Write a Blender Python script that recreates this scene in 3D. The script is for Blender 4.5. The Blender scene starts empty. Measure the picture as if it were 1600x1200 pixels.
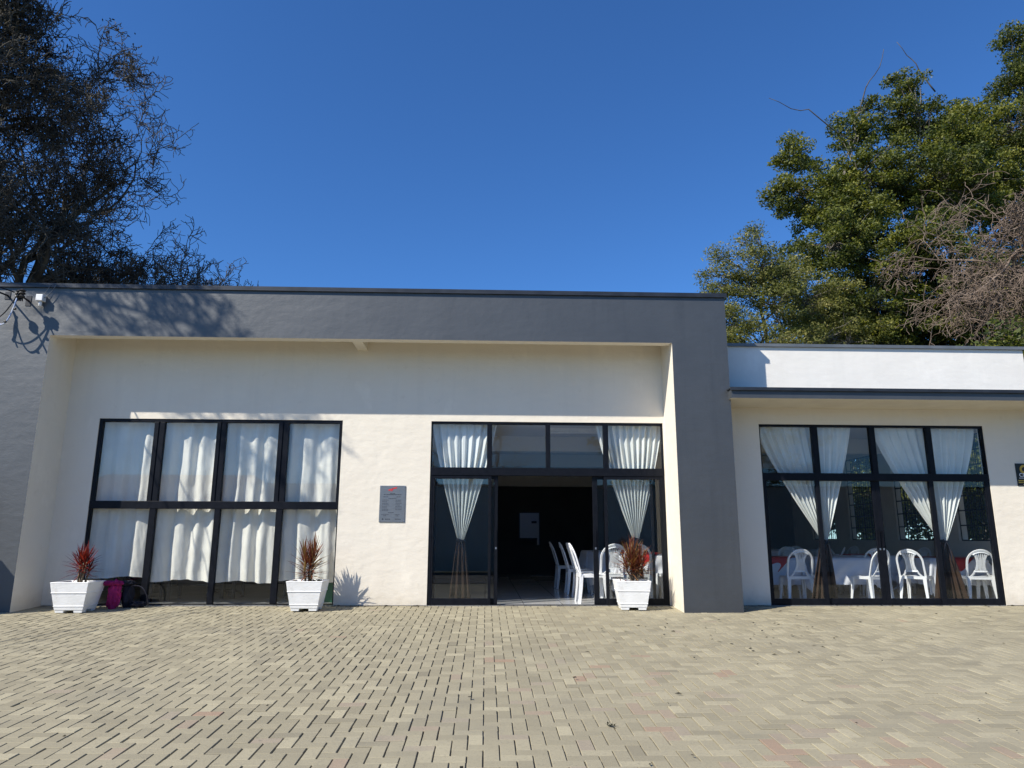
import bpy, bmesh, math, random
import numpy as np
from mathutils import Vector, Matrix, Euler, noise

R = math.radians
S = bpy.context.scene
COL = S.collection
random.seed(11)
rng = np.random.default_rng(7)

# ------------------------------------------------------------------ camera
PITCH, YAW, ROLL = R(12.142), R(2.039), R(0.180)
cd = bpy.data.cameras.new("camera")
cam = bpy.data.objects.new("camera", cd)
COL.objects.link(cam)
fw = Vector((math.sin(YAW)*math.cos(PITCH), math.cos(YAW)*math.cos(PITCH), math.sin(PITCH)))
r0 = Vector((math.cos(YAW), -math.sin(YAW), 0)); u0 = r0.cross(fw)
rv = math.cos(ROLL)*r0 + math.sin(ROLL)*u0
uv = -math.sin(ROLL)*r0 + math.cos(ROLL)*u0
m = Matrix((rv, uv, -fw)).transposed().to_4x4()
m.translation = Vector((0, -11.27, 1.03))
cam.matrix_world = m
cd.sensor_width = 36
cd.lens = 1108.9/1600*36
cd.clip_end = 2000
cd.clip_start = 0.05
S.camera = cam

# ------------------------------------------------------------------ sky, sun, exposure
SUN = Vector((-1.41, -1.0, 1.5)).normalized()
w = bpy.data.worlds.new("World"); S.world = w; w.use_nodes = True
nt = w.node_tree
bg = nt.nodes['Background']
sky = nt.nodes.new('ShaderNodeTexSky'); sky.sky_type = 'NISHITA'; sky.sun_disc = False
sky.sun_elevation = math.asin(SUN.z)
sky.sun_rotation = math.atan2(SUN.x, SUN.y)
sky.altitude = 300; sky.air_density = 1.0; sky.dust_density = 0.25; sky.ozone_density = 4.0
hs_ = nt.nodes.new('ShaderNodeMix'); hs_.data_type = 'RGBA'; hs_.blend_type = 'MULTIPLY'; hs_.inputs[0].default_value = 1; hs_.inputs[7].default_value = (0.83, 1.31, 1.82, 1)
hm_ = nt.nodes.new('ShaderNodeHueSaturation'); hm_.inputs['Saturation'].default_value = 1.08
nt.links.new(sky.outputs[0], hm_.inputs['Color']); nt.links.new(hm_.outputs[0], hs_.inputs[6]); nt.links.new(hs_.outputs[2], bg.inputs[0])
bg.inputs[1].default_value = 0.066
sd = bpy.data.lights.new("sun", 'SUN'); sd.energy = 5.0; sd.angle = R(0.5); sd.color = (1.0, 0.94, 0.83)
so = bpy.data.objects.new("sun", sd); COL.objects.link(so)
so.rotation_euler = SUN.to_track_quat('Z', 'Y').to_euler()
so.location = (-20, -20, 30)
S.view_settings.view_transform = 'Standard'; S.view_settings.look = 'None'
S.view_settings.exposure = 0.45; S.view_settings.gamma = 1
S.render.engine = 'CYCLES'
S.cycles.max_bounces = 8; S.cycles.transparent_max_bounces = 24; S.cycles.diffuse_bounces = 4

# ------------------------------------------------------------------ materials
def newmat(name):
    m = bpy.data.materials.new(name); m.use_nodes = True
    return m, m.node_tree, m.node_tree.nodes['Principled BSDF']

def noisemix(nt, c1, c2, scale, detail=4, lo=0.35, hi=0.65, rough=0.5, coord='Object', stretch=None):
    tc = nt.nodes.new('ShaderNodeTexCoord')
    n = nt.nodes.new('ShaderNodeTexNoise'); n.inputs['Scale'].default_value = scale
    n.inputs['Detail'].default_value = detail; n.inputs['Roughness'].default_value = rough
    src = tc.outputs[coord]
    if stretch:
        mp = nt.nodes.new('ShaderNodeMapping'); mp.inputs['Scale'].default_value = stretch
        nt.links.new(src, mp.inputs[0]); src = mp.outputs[0]
    nt.links.new(src, n.inputs['Vector'])
    mr = nt.nodes.new('ShaderNodeMapRange'); mr.inputs[1].default_value = lo; mr.inputs[2].default_value = hi
    nt.links.new(n.outputs[0], mr.inputs[0])
    mx = nt.nodes.new('ShaderNodeMix'); mx.data_type = 'RGBA'
    nt.links.new(mr.outputs[0], mx.inputs[0])
    def put(c, s):
        if hasattr(c, 'is_linked') or hasattr(c, 'links'): nt.links.new(c, s)
        else: s.default_value = (*c, 1)
    put(c1, mx.inputs[6]); put(c2, mx.inputs[7])
    return mx.outputs[2]

def addbump(nt, b, layers, dist=0.01):
    tc = nt.nodes.new('ShaderNodeTexCoord'); prev = None
    for (scale, strength, detail, stretch) in layers:
        n = nt.nodes.new('ShaderNodeTexNoise'); n.inputs['Scale'].default_value = scale; n.inputs['Detail'].default_value = detail
        if stretch:
            mp = nt.nodes.new('ShaderNodeMapping'); mp.inputs['Scale'].default_value = stretch
            nt.links.new(tc.outputs['Object'], mp.inputs[0]); nt.links.new(mp.outputs[0], n.inputs['Vector'])
        else: nt.links.new(tc.outputs['Object'], n.inputs['Vector'])
        bp = nt.nodes.new('ShaderNodeBump'); bp.inputs['Strength'].default_value = strength; bp.inputs['Distance'].default_value = dist
        nt.links.new(n.outputs[0], bp.inputs['Height'])
        if prev: nt.links.new(prev, bp.inputs['Normal'])
        prev = bp.outputs[0]
    nt.links.new(prev, b.inputs['Normal'])

def simple(name, col, rough=0.6, col2=None, scale=8, bump=None, metal=0, spec=0.5, lo=0.35, hi=0.65, dist=0.01, stretch=None):
    m, nt, b = newmat(name)
    b.inputs['Base Color'].default_value = (*col, 1); b.inputs['Roughness'].default_value = rough
    b.inputs['Metallic'].default_value = metal; b.inputs['Specular IOR Level'].default_value = spec
    if col2: nt.links.new(noisemix(nt, col, col2, scale, lo=lo, hi=hi, stretch=stretch), b.inputs['Base Color'])
    if bump: addbump(nt, b, bump, dist)
    return m

def plaster(name, col, col2, dirt, rough, spec, bumpk, dirt_amount=1.0):
    m, nt, b = newmat(name)
    base = noisemix(nt, col, col2, 1.7, detail=6, lo=0.3, hi=0.7)
    base = noisemix(nt, base, dirt, 5.5, detail=9, lo=0.60, hi=0.60+0.25/dirt_amount, rough=0.65)
    base = noisemix(nt, base, tuple((0.80 if col[0] < .3 else .93)*x for x in col), 1.0, detail=7, lo=0.52, hi=0.80, rough=0.6, stretch=(5, 5, 0.35))
    base = noisemix(nt, base, tuple(min(1, 1.14*x+.006) for x in col), 1.0, detail=7, lo=0.58, hi=0.85, rough=0.6, stretch=(2.2, 2.2, 1.4))
    # splash dirt close to the paving
    geo = nt.nodes.new('ShaderNodeNewGeometry'); sx = nt.nodes.new('ShaderNodeSeparateXYZ')
    nt.links.new(geo.outputs['Position'], sx.inputs[0])
    n = nt.nodes.new('ShaderNodeTexNoise'); n.inputs['Scale'].default_value = 9; n.inputs['Detail'].default_value = 6
    nt.links.new(geo.outputs['Position'], n.inputs['Vector'])
    ma = nt.nodes.new('ShaderNodeMath'); ma.operation = 'MULTIPLY_ADD'; ma.inputs[1].default_value = -0.5
    nt.links.new(n.outputs[0], ma.inputs[0]); nt.links.new(sx.outputs[2], ma.inputs[2])
    mr = nt.nodes.new('ShaderNodeMapRange'); mr.inputs[1].default_value = -0.28; mr.inputs[2].default_value = 0.0
    mr.inputs[3].default_value = 0.75; mr.inputs[4].default_value = 0.0
    nt.links.new(ma.outputs[0], mr.inputs[0])
    mx = nt.nodes.new('ShaderNodeMix'); mx.data_type = 'RGBA'
    nt.links.new(mr.outputs[0], mx.inputs[0]); nt.links.new(base, mx.inputs[6]); mx.inputs[7].default_value = (*dirt, 1)
    nt.links.new(mx.outputs[2], b.inputs['Base Color'])
    b.inputs['Roughness'].default_value = rough; b.inputs['Specular IOR Level'].default_value = spec
    addbump(nt, b, [(1.1, 0.55*bumpk, 3, None), (3.2, 0.4*bumpk, 4, (1, 1, 2.2)), (11, 0.22*bumpk, 6, None), (60, 0.10*bumpk, 2, None)], 0.03)
    return m

M = {}
M['cream'] = plaster('cream_paint', (0.745, 0.69, 0.59), (0.72, 0.66, 0.56), (0.61, 0.55, 0.45), 0.75, 0.25, 0.62, 0.8)
M['white'] = plaster('white_paint', (0.76, 0.735, 0.68), (0.73, 0.70, 0.645), (0.66, 0.64, 0.60), 0.7, 0.3, 0.35, 0.7)
M['grey'] = plaster('slate_paint', (0.034, 0.039, 0.045), (0.042, 0.047, 0.053), (0.027, 0.031, 0.037), 0.50, 1.0, 0.36, 1.0)
M['soffit'] = simple('soffit_plaster', (0.72, 0.66, 0.54), 0.85, (0.66, 0.60, 0.49), 3)
M['cap'] = simple('dark_flashing', (0.022, 0.026, 0.034), 0.45, (0.035, 0.04, 0.05), 5, metal=0.3)
M['capgrey'] = simple('grey_flashing', (0.11, 0.125, 0.14), 0.5, (0.15, 0.165, 0.18), 4, metal=0.2)
M['frame'] = simple('black_aluminium', (0.004, 0.005, 0.008), 0.42, (0.007, 0.008, 0.012), 14, metal=0.0, spec=0.16)
M['steel'] = simple('brushed_steel', (0.55, 0.55, 0.55), 0.35, metal=1)
M['roof'] = simple('roof_sheet', (0.3, 0.3, 0.3), 0.6)
M['intwall'] = simple('interior_wall', (0.68, 0.64, 0.57), 0.8, (0.62, 0.58, 0.52), 2)
M['intshade'] = simple('interior_shade_tone', (0.035, 0.035, 0.04), 0.8, (0.045, 0.045, 0.05), 2)  # darkness of the deep hall put into the back wall's colour
M['ceiling'] = simple('interior_ceiling', (0.6, 0.58, 0.54), 0.8)
M['white_plastic'] = simple('white_plastic', (0.78, 0.79, 0.80), 0.38, (0.72, 0.73, 0.74), 18)
M['darkwood'] = simple('dark_furniture', (0.02, 0.018, 0.017), 0.5, (0.035, 0.03, 0.026), 12)
M['rubber'] = simple('black_rubber', (0.012, 0.012, 0.014), 0.6, (0.02, 0.02, 0.024), 30)
M['wire'] = simple('cable_black', (0.01, 0.011, 0.015), 0.45)
M['bluewire'] = simple('cable_blue', (0.18, 0.28, 0.52), 0.4, (0.55, 0.58, 0.65), 8)
M['soil'] = simple('potting_soil', (0.05, 0.034, 0.022), 0.95, (0.09, 0.06, 0.04), 30, bump=[(60, 1, 4, None)])
M['pebble'] = simple('pale_pebble', (0.6, 0.58, 0.54), 0.7)
M['bark'] = simple('bark', (0.085, 0.068, 0.052), 0.9, (0.17, 0.15, 0.125), 6, bump=[(18, 1.0, 5, (1, 1, .25))], stretch=(1, 1, .3))
M['bark2'] = simple('pale_bark', (0.09, 0.078, 0.06), 0.9, (0.19, 0.17, 0.14), 4, bump=[(18, 0.8, 5, None)])
M['stemred'] = simple('dracaena_stem', (0.16, 0.11, 0.06), 0.8, (0.24, 0.19, 0.12), 30)
M['plaque'] = simple('engraved_steel_plaque', (0.16, 0.18, 0.20), 0.42, (0.20, 0.22, 0.24), 12, metal=0.5, stretch=(1, 1, 12))
M['ink'] = simple('dark_ink', (0.03, 0.035, 0.045), 0.6)
M['red'] = simple('red_paint', (0.55, 0.03, 0.03), 0.5)
M['signblack'] = simple('black_board', (0.006, 0.006, 0.006), 0.35)
M['gold'] = simple('gold_print', (0.50, 0.33, 0.05), 0.45)
M['signwhite'] = simple('white_print', (0.75, 0.76, 0.78), 0.5)
M['green'] = simple('green_plastic', (0.01, 0.10, 0.045), 0.5)
M['redcloth'] = simple('red_satin', (0.50, 0.02, 0.015), 0.4, (0.40, 0.014, 0.012), 10)
M['asphalt'] = simple('asphalt', (0.05, 0.05, 0.05), 0.9, (0.065, 0.063, 0.06), 6)
M['garden'] = simple('garden_soil_grass', (0.05, 0.06, 0.025), 0.95, (0.09, 0.075, 0.045), 1.2)
M['tile'] = simple('terracotta_tile', (0.26, 0.10, 0.055), 0.8, (0.18, 0.08, 0.05), 3)

def floor_mat():
    m, nt, b = newmat('floor_tiles')
    tc = nt.nodes.new('ShaderNodeTexCoord')
    br = nt.nodes.new('ShaderNodeTexBrick'); br.offset = 0
    br.inputs['Color1'].default_value = (0.62, 0.62, 0.61, 1); br.inputs['Color2'].default_value = (0.58, 0.58, 0.57, 1)
    br.inputs['Mortar'].default_value = (0.20, 0.20, 0.20, 1); br.inputs['Scale'].default_value = 1
    br.inputs['Brick Width'].default_value = 0.6; br.inputs['Row Height'].default_value = 0.6; br.inputs['Mortar Size'].default_value = 0.005
    nt.links.new(tc.outputs['Object'], br.inputs['Vector']); nt.links.new(br.outputs[0], b.inputs['Base Color'])
    b.inputs['Roughness'].default_value = 0.12
    return m
M['floor'] = floor_mat()

def cloth_mat(name, col, trans, tcol=None, col2=None):
    m, nt, b = newmat(name)
    b.inputs['Roughness'].default_value = 0.85; b.inputs['Specular IOR Level'].default_value = 0.15
    c = noisemix(nt, col, col2 or tuple(x*0.9 for x in col), 3.0, detail=5)
    nt.links.new(c, b.inputs['Base Color'])
    tr = nt.nodes.new('ShaderNodeBsdfTranslucent'); tr.inputs[0].default_value = (*(tcol or col), 1)
    mx = nt.nodes.new('ShaderNodeMixShader'); mx.inputs[0].default_value = trans
    out = nt.nodes['Material Output']
    nt.links.new(b.outputs[0], mx.inputs[1]); nt.links.new(tr.outputs[0], mx.inputs[2]); nt.links.new(mx.outputs[0], out.inputs[0])
    addbump(nt, b, [(9, 0.25, 5, (1, 1, .6)), (30, 0.22, 5, None)], 0.02)
    return m
M['curtain'] = cloth_mat('white_curtain', (0.87, 0.84, 0.76), 0.16)
M['sheer'] = cloth_mat('pale_sheer_curtain', (0.84, 0.86, 0.83), 0.18)
M['brown'] = cloth_mat('brown_satin', (0.034, 0.022, 0.016), 0.06, col2=(0.065, 0.040, 0.028))
M['tcloth'] = cloth_mat('white_tablecloth', (0.72, 0.74, 0.80), 0.1)
M['pink'] = cloth_mat('pink_fleece', (0.50, 0.035, 0.16), 0.05, col2=(0.30, 0.02, 0.11))
M['darkcloth'] = cloth_mat('dark_nylon', (0.014, 0.014, 0.020), 0.02, col2=(0.03, 0.03, 0.042))

def glass_mat(tint=(0.80, 0.85, 0.86)):
    m = bpy.data.materials.new('window_glass'); m.use_nodes = True; nt = m.node_tree; nt.nodes.clear()
    out = nt.nodes.new('ShaderNodeOutputMaterial')
    t = nt.nodes.new('ShaderNodeBsdfTransparent'); t.inputs[0].default_value = (*tint, 1)
    g = nt.nodes.new('ShaderNodeBsdfGlossy'); g.inputs[0].default_value = (0.95, 0.97, 1, 1); g.inputs['Roughness'].default_value = 0.0
    lw = nt.nodes.new('ShaderNodeLayerWeight'); lw.inputs[0].default_value = 0.5
    p = nt.nodes.new('ShaderNodeMath'); p.operation = 'POWER'; p.inputs[1].default_value = 4
    nt.links.new(lw.outputs['Facing'], p.inputs[0])
    mr = nt.nodes.new('ShaderNodeMapRange'); mr.inputs[3].default_value = 0.03; mr.inputs[4].default_value = 0.9
    nt.links.new(p.outputs[0], mr.inputs[0])
    mx = nt.nodes.new('ShaderNodeMixShader')
    nt.links.new(mr.outputs[0], mx.inputs[0]); nt.links.new(t.outputs[0], mx.inputs[1]); nt.links.new(g.outputs[0], mx.inputs[2])
    nt.links.new(mx.outputs[0], out.inputs[0])
    return m
M['glass'] = glass_mat((0.975, 0.985, 0.985))

def leaf_mat(name, cols, trans=0.3, rough=0.6, tgain=1.6):
    m, nt, b = newmat(name)
    at = nt.nodes.new('ShaderNodeAttribute'); at.attribute_name = 'rnd'
    cr = nt.nodes.new('ShaderNodeValToRGB')
    el = cr.color_ramp.elements
    el[0].position = 0; el[0].color = (*cols[0], 1); el[1].position = 1; el[1].color = (*cols[-1], 1)
    for i, c in enumerate(cols[1:-1]):
        e = el.new((i+1)/(len(cols)-1)); e.color = (*c, 1)
    nt.links.new(at.outputs['Fac'], cr.inputs[0]); nt.links.new(cr.outputs[0], b.inputs['Base Color'])
    b.inputs['Roughness'].default_value = rough; b.inputs['Specular IOR Level'].default_value = 0.4
    tr = nt.nodes.new('ShaderNodeBsdfTranslucent')
    mc = nt.nodes.new('ShaderNodeMix'); mc.data_type = 'RGBA'; mc.blend_type = 'MULTIPLY'; mc.inputs[0].default_value = 1
    nt.links.new(cr.outputs[0], mc.inputs[6]); mc.inputs[7].default_value = (tgain, tgain*1.05, tgain*0.5, 1)
    nt.links.new(mc.outputs[2], tr.inputs[0])
    mx = nt.nodes.new('ShaderNodeMixShader'); mx.inputs[0].default_value = trans
    nt.links.new(b.outputs[0], mx.inputs[1]); nt.links.new(tr.outputs[0], mx.inputs[2])
    nt.links.new(mx.outputs[0], nt.nodes['Material Output'].inputs[0])
    return m
M['leaf'] = leaf_mat('green_leaves', [(0.014, 0.024, 0.006), (0.055, 0.074, 0.012), (0.15, 0.16, 0.022), (0.30, 0.28, 0.05)])
M['leaf2'] = leaf_mat('yellow_green_leaves', [(0.030, 0.044, 0.014), (0.09, 0.105, 0.024), (0.19, 0.185, 0.045), (0.42, 0.37, 0.13)])
M['deadleaf'] = leaf_mat('dead_leaves', [(0.010, 0.009, 0.007), (0.020, 0.018, 0.011), (0.040, 0.033, 0.018)], 0.1, rough=.95)
M['mossleaf'] = leaf_mat('dull_leaves', [(0.012, 0.014, 0.008), (0.026, 0.028, 0.012), (0.055, 0.052, 0.020)], 0.15, rough=.9)
M['redleaf'] = leaf_mat('crimson_leaves', [(0.07, 0.008, 0.008), (0.16, 0.014, 0.014), (0.28, 0.03, 0.022)], 0.3)
M['rustleaf'] = leaf_mat('rust_leaves', [(0.07, 0.016, 0.014), (0.15, 0.036, 0.028), (0.22, 0.07, 0.035), (0.26, 0.17, 0.06)], 0.3, tgain=1.3)
M['succ'] = leaf_mat('succulent_green', [(0.10, 0.16, 0.05), (0.22, 0.28, 0.10), (0.35, 0.38, 0.18)], 0.15)
M['twig'] = simple('grey_twig', (0.11, 0.078, 0.056), 0.9, (0.22, 0.165, 0.125), 3)
M['darktwig'] = simple('dark_twig', (0.03, 0.026, 0.020), 0.9, (0.10, 0.09, 0.07), 2)

# ------------------------------------------------------------------ mesh helpers
class MB:
    def __init__(s): s.v = []; s.f = []; s.mi = []
    def add(s, vs, fs, mi=0):
        o = len(s.v); s.v += [tuple(p) for p in vs]; s.f += [tuple(i+o for i in f) for f in fs]; s.mi += [mi]*len(fs)
    def box(s, x0, x1, y0, y1, z0, z1, mi=0, fm=None):
        # fm: dict face->material index; faces -z +z -y +y -x +x
        vs = [(x0,y0,z0),(x1,y0,z0),(x1,y1,z0),(x0,y1,z0),(x0,y0,z1),(x1,y0,z1),(x1,y1,z1),(x0,y1,z1)]
        fs = {'-z':(0,3,2,1),'+z':(4,5,6,7),'-y':(0,1,5,4),'+y':(2,3,7,6),'-x':(3,0,4,7),'+x':(1,2,6,5)}
        o = len(s.v); s.v += vs
        for k, f in fs.items():
            s.f.append(tuple(i+o for i in f)); s.mi.append((fm or {}).get(k, mi))
    def frustum(s, cx, cy, z0, z1, a0, b0, a1, b1, mi=0):
        vs = [(cx-a0,cy-b0,z0),(cx+a0,cy-b0,z0),(cx+a0,cy+b0,z0),(cx-a0,cy+b0,z0),(cx-a1,cy-b1,z1),(cx+a1,cy-b1,z1),(cx+a1,cy+b1,z1),(cx-a1,cy+b1,z1)]
        s.add(vs, [(0,3,2,1),(4,5,6,7),(0,1,5,4),(2,3,7,6),(3,0,4,7),(1,2,6,5)], mi)
    def tube(s, pts, rad, n=6, mi=0, cap=True):
        pts = [Vector(p) for p in pts]; k = len(pts)
        rs = rad if hasattr(rad, '__len__') else [rad]*k
        o = len(s.v); t = (pts[1]-pts[0]).normalized()
        a = t.orthogonal().normalized()
        for i, p in enumerate(pts):
            tt = (pts[min(i+1,k-1)]-pts[max(i-1,0)])
            if tt.length > 1e-9: t = tt.normalized()
            a = (a - t*a.dot(t))
            a = a.normalized() if a.length > 1e-6 else t.orthogonal().normalized()
            b = t.cross(a)
            for j in range(n):
                an = 2*math.pi*j/n
                s.v.append(tuple(p + (a*math.cos(an)+b*math.sin(an))*rs[i]))
        for i in range(k-1):
            for j in range(n):
                s.f.append((o+i*n+j, o+i*n+(j+1)%n, o+(i+1)*n+(j+1)%n, o+(i+1)*n+j)); s.mi.append(mi)
        if cap and n > 2:
            s.f.append(tuple(o+j for j in reversed(range(n)))); s.f.append(tuple(o+(k-1)*n+j for j in range(n))); s.mi += [mi, mi]
    def strap(s, pts, w, th, wdir, mi=0):
        # rectangular section swept along pts, width along wdir
        pts = [Vector(p) for p in pts]; k = len(pts); o = len(s.v)
        ws = w if hasattr(w, '__len__') else [w]*k
        ts = th if hasattr(th, '__len__') else [th]*k
        for i, p in enumerate(pts):
            t = (pts[min(i+1,k-1)]-pts[max(i-1,0)]).normalized()
            wd = Vector(wdir(i) if callable(wdir) else wdir); wd = (wd - t*wd.dot(t)).normalized(); nn = t.cross(wd)
            for (a, b) in ((-1,-1),(1,-1),(1,1),(-1,1)):
                s.v.append(tuple(p + wd*(a*ws[i]/2) + nn*(b*ts[i]/2)))
        for i in range(k-1):
            for j in range(4):
                s.f.append((o+i*4+j, o+i*4+(j+1)%4, o+(i+1)*4+(j+1)%4, o+(i+1)*4+j)); s.mi.append(mi)
        s.f += [(o+3,o+2,o+1,o), (o+(k-1)*4, o+(k-1)*4+1, o+(k-1)*4+2, o+(k-1)*4+3)]; s.mi += [mi, mi]
    def build(s, name, mats, parent=None, smooth=False, bevel=0):
        me = bpy.data.meshes.new(name); me.from_pydata(s.v, [], s.f)
        mats = mats if isinstance(mats, (list, tuple)) else [mats]
        for mt in mats: me.materials.append(mt)
        if len(mats) > 1: me.polygons.foreach_set('material_index', s.mi)
        if smooth: me.polygons.foreach_set('use_smooth', [True]*len(me.polygons))
        me.update()
        o = bpy.data.objects.new(name, me); COL.objects.link(o)
        if parent: o.parent = parent
        if bevel:
            bv = o.modifiers.new('bevel', 'BEVEL'); bv.width = bevel; bv.segments = 2; bv.limit_method = 'ANGLE'; bv.angle_limit = R(40)
            if smooth is False: pass
        return o

def tag(o, label=None, cat=None, group=None, kind=None):
    if label: o['label'] = label
    if cat: o['category'] = cat
    if group: o['group'] = group
    if kind: o['kind'] = kind
    return o
def thing(name, label, cat, loc=(0,0,0), rz=0, group=None):
    o = bpy.data.objects.new(name, None); COL.objects.link(o); o.location = loc; o.rotation_euler = (0,0,rz)
    o.empty_display_size = 0.2
    return tag(o, label, cat, group)
def copy_tree(o, parent=None):
    c = o.copy(); COL.objects.link(c); c.parent = parent
    for ch in list(o.children): copy_tree(ch, c)
    return c
def npmesh(name, verts, quads, mats, parent=None, attr=None, smooth=False, mi=None):
    me = bpy.data.meshes.new(name); nv = len(verts); nf = len(quads); k = quads.shape[1]
    me.vertices.add(nv); me.vertices.foreach_set('co', verts.astype(np.float32).ravel())
    me.loops.add(nf*k); me.loops.foreach_set('vertex_index', quads.astype(np.int32).ravel())
    me.polygons.add(nf); me.polygons.foreach_set('loop_start', np.arange(0, nf*k, k, dtype=np.int32))
    if attr is not None:
        a = me.attributes.new('rnd', 'FLOAT', 'FACE'); a.data.foreach_set('value', attr.astype(np.float32))
    for mt in (mats if isinstance(mats, (list, tuple)) else [mats]): me.materials.append(mt)
    if mi is not None: me.polygons.foreach_set('material_index', mi.astype(np.int32))
    me.polygons.foreach_set('use_smooth', np.full(nf, bool(smooth)))
    me.update(calc_edges=True)
    o = bpy.data.objects.new(name, me); COL.objects.link(o)
    if parent: o.parent = parent
    return o

SL = 0.041                                  # the yard falls away from the hall
def gz(y): return SL*max(min(y, 0), -16)

# ------------------------------------------------------------------ ground
g = MB()
ys = [-400, -16, 0, 400]
for i in range(3):
    y0, y1 = ys[i], ys[i+1]
    g.add([(-400,y0,gz(y0)-0.05),(400,y0,gz(y0)-0.05),(400,y1,gz(y1)-0.05),(-400,y1,gz(y1)-0.05)], [(0,1,2,3)])
tag(g.build('ground', M['garden']), kind='structure')
g = MB(); g.box(-60, 60, -23, -16.2, gz(-16)-0.046, gz(-16)-0.03)
tag(g.build('road', M['asphalt']), kind='structure')

def paver_mat():
    m, nt, b = newmat('concrete_pavers')
    at = nt.nodes.new('ShaderNodeAttribute'); at.attribute_name = 'rnd'
    cr = nt.nodes.new('ShaderNodeValToRGB'); el = cr.color_ramp.elements
    el[0].position = 0; el[0].color = (0.225, 0.200, 0.142, 1); el[1].position = 1; el[1].color = (0.31, 0.22, 0.155, 1)
    for p, c in ((0.3, (0.270, 0.240, 0.166)), (0.55, (0.316, 0.281, 0.194)), (0.76, (0.385, 0.344, 0.236)), (0.80, (0.30, 0.258, 0.192))):
        e = el.new(p); e.color = (*c, 1)
    nt.links.new(at.outputs['Fac'], cr.inputs[0])
    c = noisemix(nt, cr.outputs[0], (0.195, 0.180, 0.145), 1.1, detail=8, lo=0.55, hi=0.95, rough=0.6)
    c = noisemix(nt, c, (0.41, 0.368, 0.255), 0.5, detail=7, lo=0.50, hi=0.95, rough=0.6)
    c = noisemix(nt, c, (0.195, 0.178, 0.138), 45, detail=5, lo=0.52, hi=0.85, rough=0.7)
    c = noisemix(nt, c, (0.05, 0.043, 0.035), 2.9, detail=9, lo=0.665, hi=0.80, rough=0.7)
    nt.links.new(c, b.inputs['Base Color'])
    b.inputs['Roughness'].default_value = 0.85; b.inputs['Specular IOR Level'].default_value = 0.25
    addbump(nt, b, [(120, 0.35, 4, None), (25, 0.3, 4, None)], 0.004)
    return m
def paving():
    B = 0.1; gap = 0.0010; bev = 0.0026
    X0, X1, Y0, Y1 = -12.5, 12.5, -14.0, -0.02
    i0, i1 = int(X0/B)-4, int(X1/B)+4; j0, j1 = int(Y0/B)-4, int(Y1/B)+4
    rects = []
    for j in range(j0, j1):
        for i in range(i0, i1):
            d = (i-j) % 4
            if d == 0: rects.append((i*B, j*B, (i+2)*B, (j+1)*B, 0))
            elif d == 3: rects.append((i*B, j*B, (i+1)*B, (j+2)*B, 1))
    A = np.array(rects)
    # clip at the wall line and the outer edge
    A[:,0] = np.clip(A[:,0], X0, X1); A[:,2] = np.clip(A[:,2], X0, X1); A[:,1] = np.clip(A[:,1], Y0, Y1); A[:,3] = np.clip(A[:,3], Y0, Y1)
    A = A[(A[:,2]-A[:,0] > 0.03) & (A[:,3]-A[:,1] > 0.03)]
    n = len(A)
    gx = gap + 0.0022 + rng.random(n)**2*0.0032
    x0 = A[:,0]+gx; x1 = A[:,2]-gx; y0 = A[:,1]+gap; y1 = A[:,3]-gap
    cx = (x0+x1)/2; cy = (y0+y1)/2
    # gentle settlement of the yard + jitter of each paver
    und = 0.010*np.sin(cx*0.9+1)*np.sin(cy*0.8+2) + 0.006*np.sin(cx*2.3+cy*1.7)
    und *= np.clip(-cy/1.5, 0, 1)
    dz = und + rng.normal(0, 0.0013, n); dz[rng.random(n) < .012] -= 0.004
    tx = rng.normal(0, 0.006, n); ty = rng.normal(0, 0.006, n)
    def pt(x, y, d): return np.stack([x, y, SL*y + dz + (x-cx)*tx + (y-cy)*ty - d], 1)
    V = np.stack([pt(x0+bev,y0+bev,0),pt(x1-bev,y0+bev,0),pt(x1-bev,y1-bev,0),pt(x0+bev,y1-bev,0),
                  pt(x0,y0,bev*1.1),pt(x1,y0,bev*1.1),pt(x1,y1,bev*1.1),pt(x0,y1,bev*1.1),
                  pt(x0,y0,0.03),pt(x1,y0,0.03),pt(x1,y1,0.03),pt(x0,y1,0.03)], 1)
    F = [(0,1,2,3)] + [(4+a, 4+(a+1)%4, (a+1)%4, a) for a in range(4)] + [(8+a, 8+(a+1)%4, 4+(a+1)%4, 4+a) for a in range(4)]
    F = np.array(F); Q = (np.arange(n)[:,None,None]*12 + F[None]).reshape(-1,4)
    val = rng.normal(0.45, 0.15, n).clip(0.02, 0.74)
    red = np.exp(-((cx-1.9)/2.6)**2 - ((cy+7.0)/1.6)**2)*0.20 + np.exp(-((cx-0.8)/1.0)**2 - ((cy+4.9)/1.3)**2)*0.12 + 0.004
    isred = rng.random(n) < red
    val[isred] = 0.80 + rng.random(isred.sum())**1.5*0.2
    # a few sunken pavers
    att = np.repeat(val, len(F))
    o = npmesh('pavement', V.reshape(-1,3), Q, paver_mat(), attr=att)
    tag(o, kind='structure')
    bd = MB()
    nx, ny = 50, 36
    for a in range(ny+1):
        for b_ in range(nx+1):
            x = X0 + (X1-X0)*b_/nx; y = Y0 + (Y1-Y0)*a/ny
            u = (0.010*math.sin(x*0.9+1)*math.sin(y*0.8+2) + 0.006*math.sin(x*2.3+y*1.7))*max(0, min(1, -y/1.5))
            bd.v.append((x, y, SL*y+u-0.0110))
    for a in range(ny):
        for b_ in range(nx):
            q = a*(nx+1)+b_; bd.f.append((q, q+1, q+nx+2, q+nx+1)); bd.mi.append(0)
    sand = simple('joint_sand', (0.13, 0.115, 0.085), 0.95, (0.27, 0.245, 0.185), 2.2, lo=0.4, hi=0.6)
    bo = bd.build('bedding_sand', sand); tag(bo, kind='structure')
paving()

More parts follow.
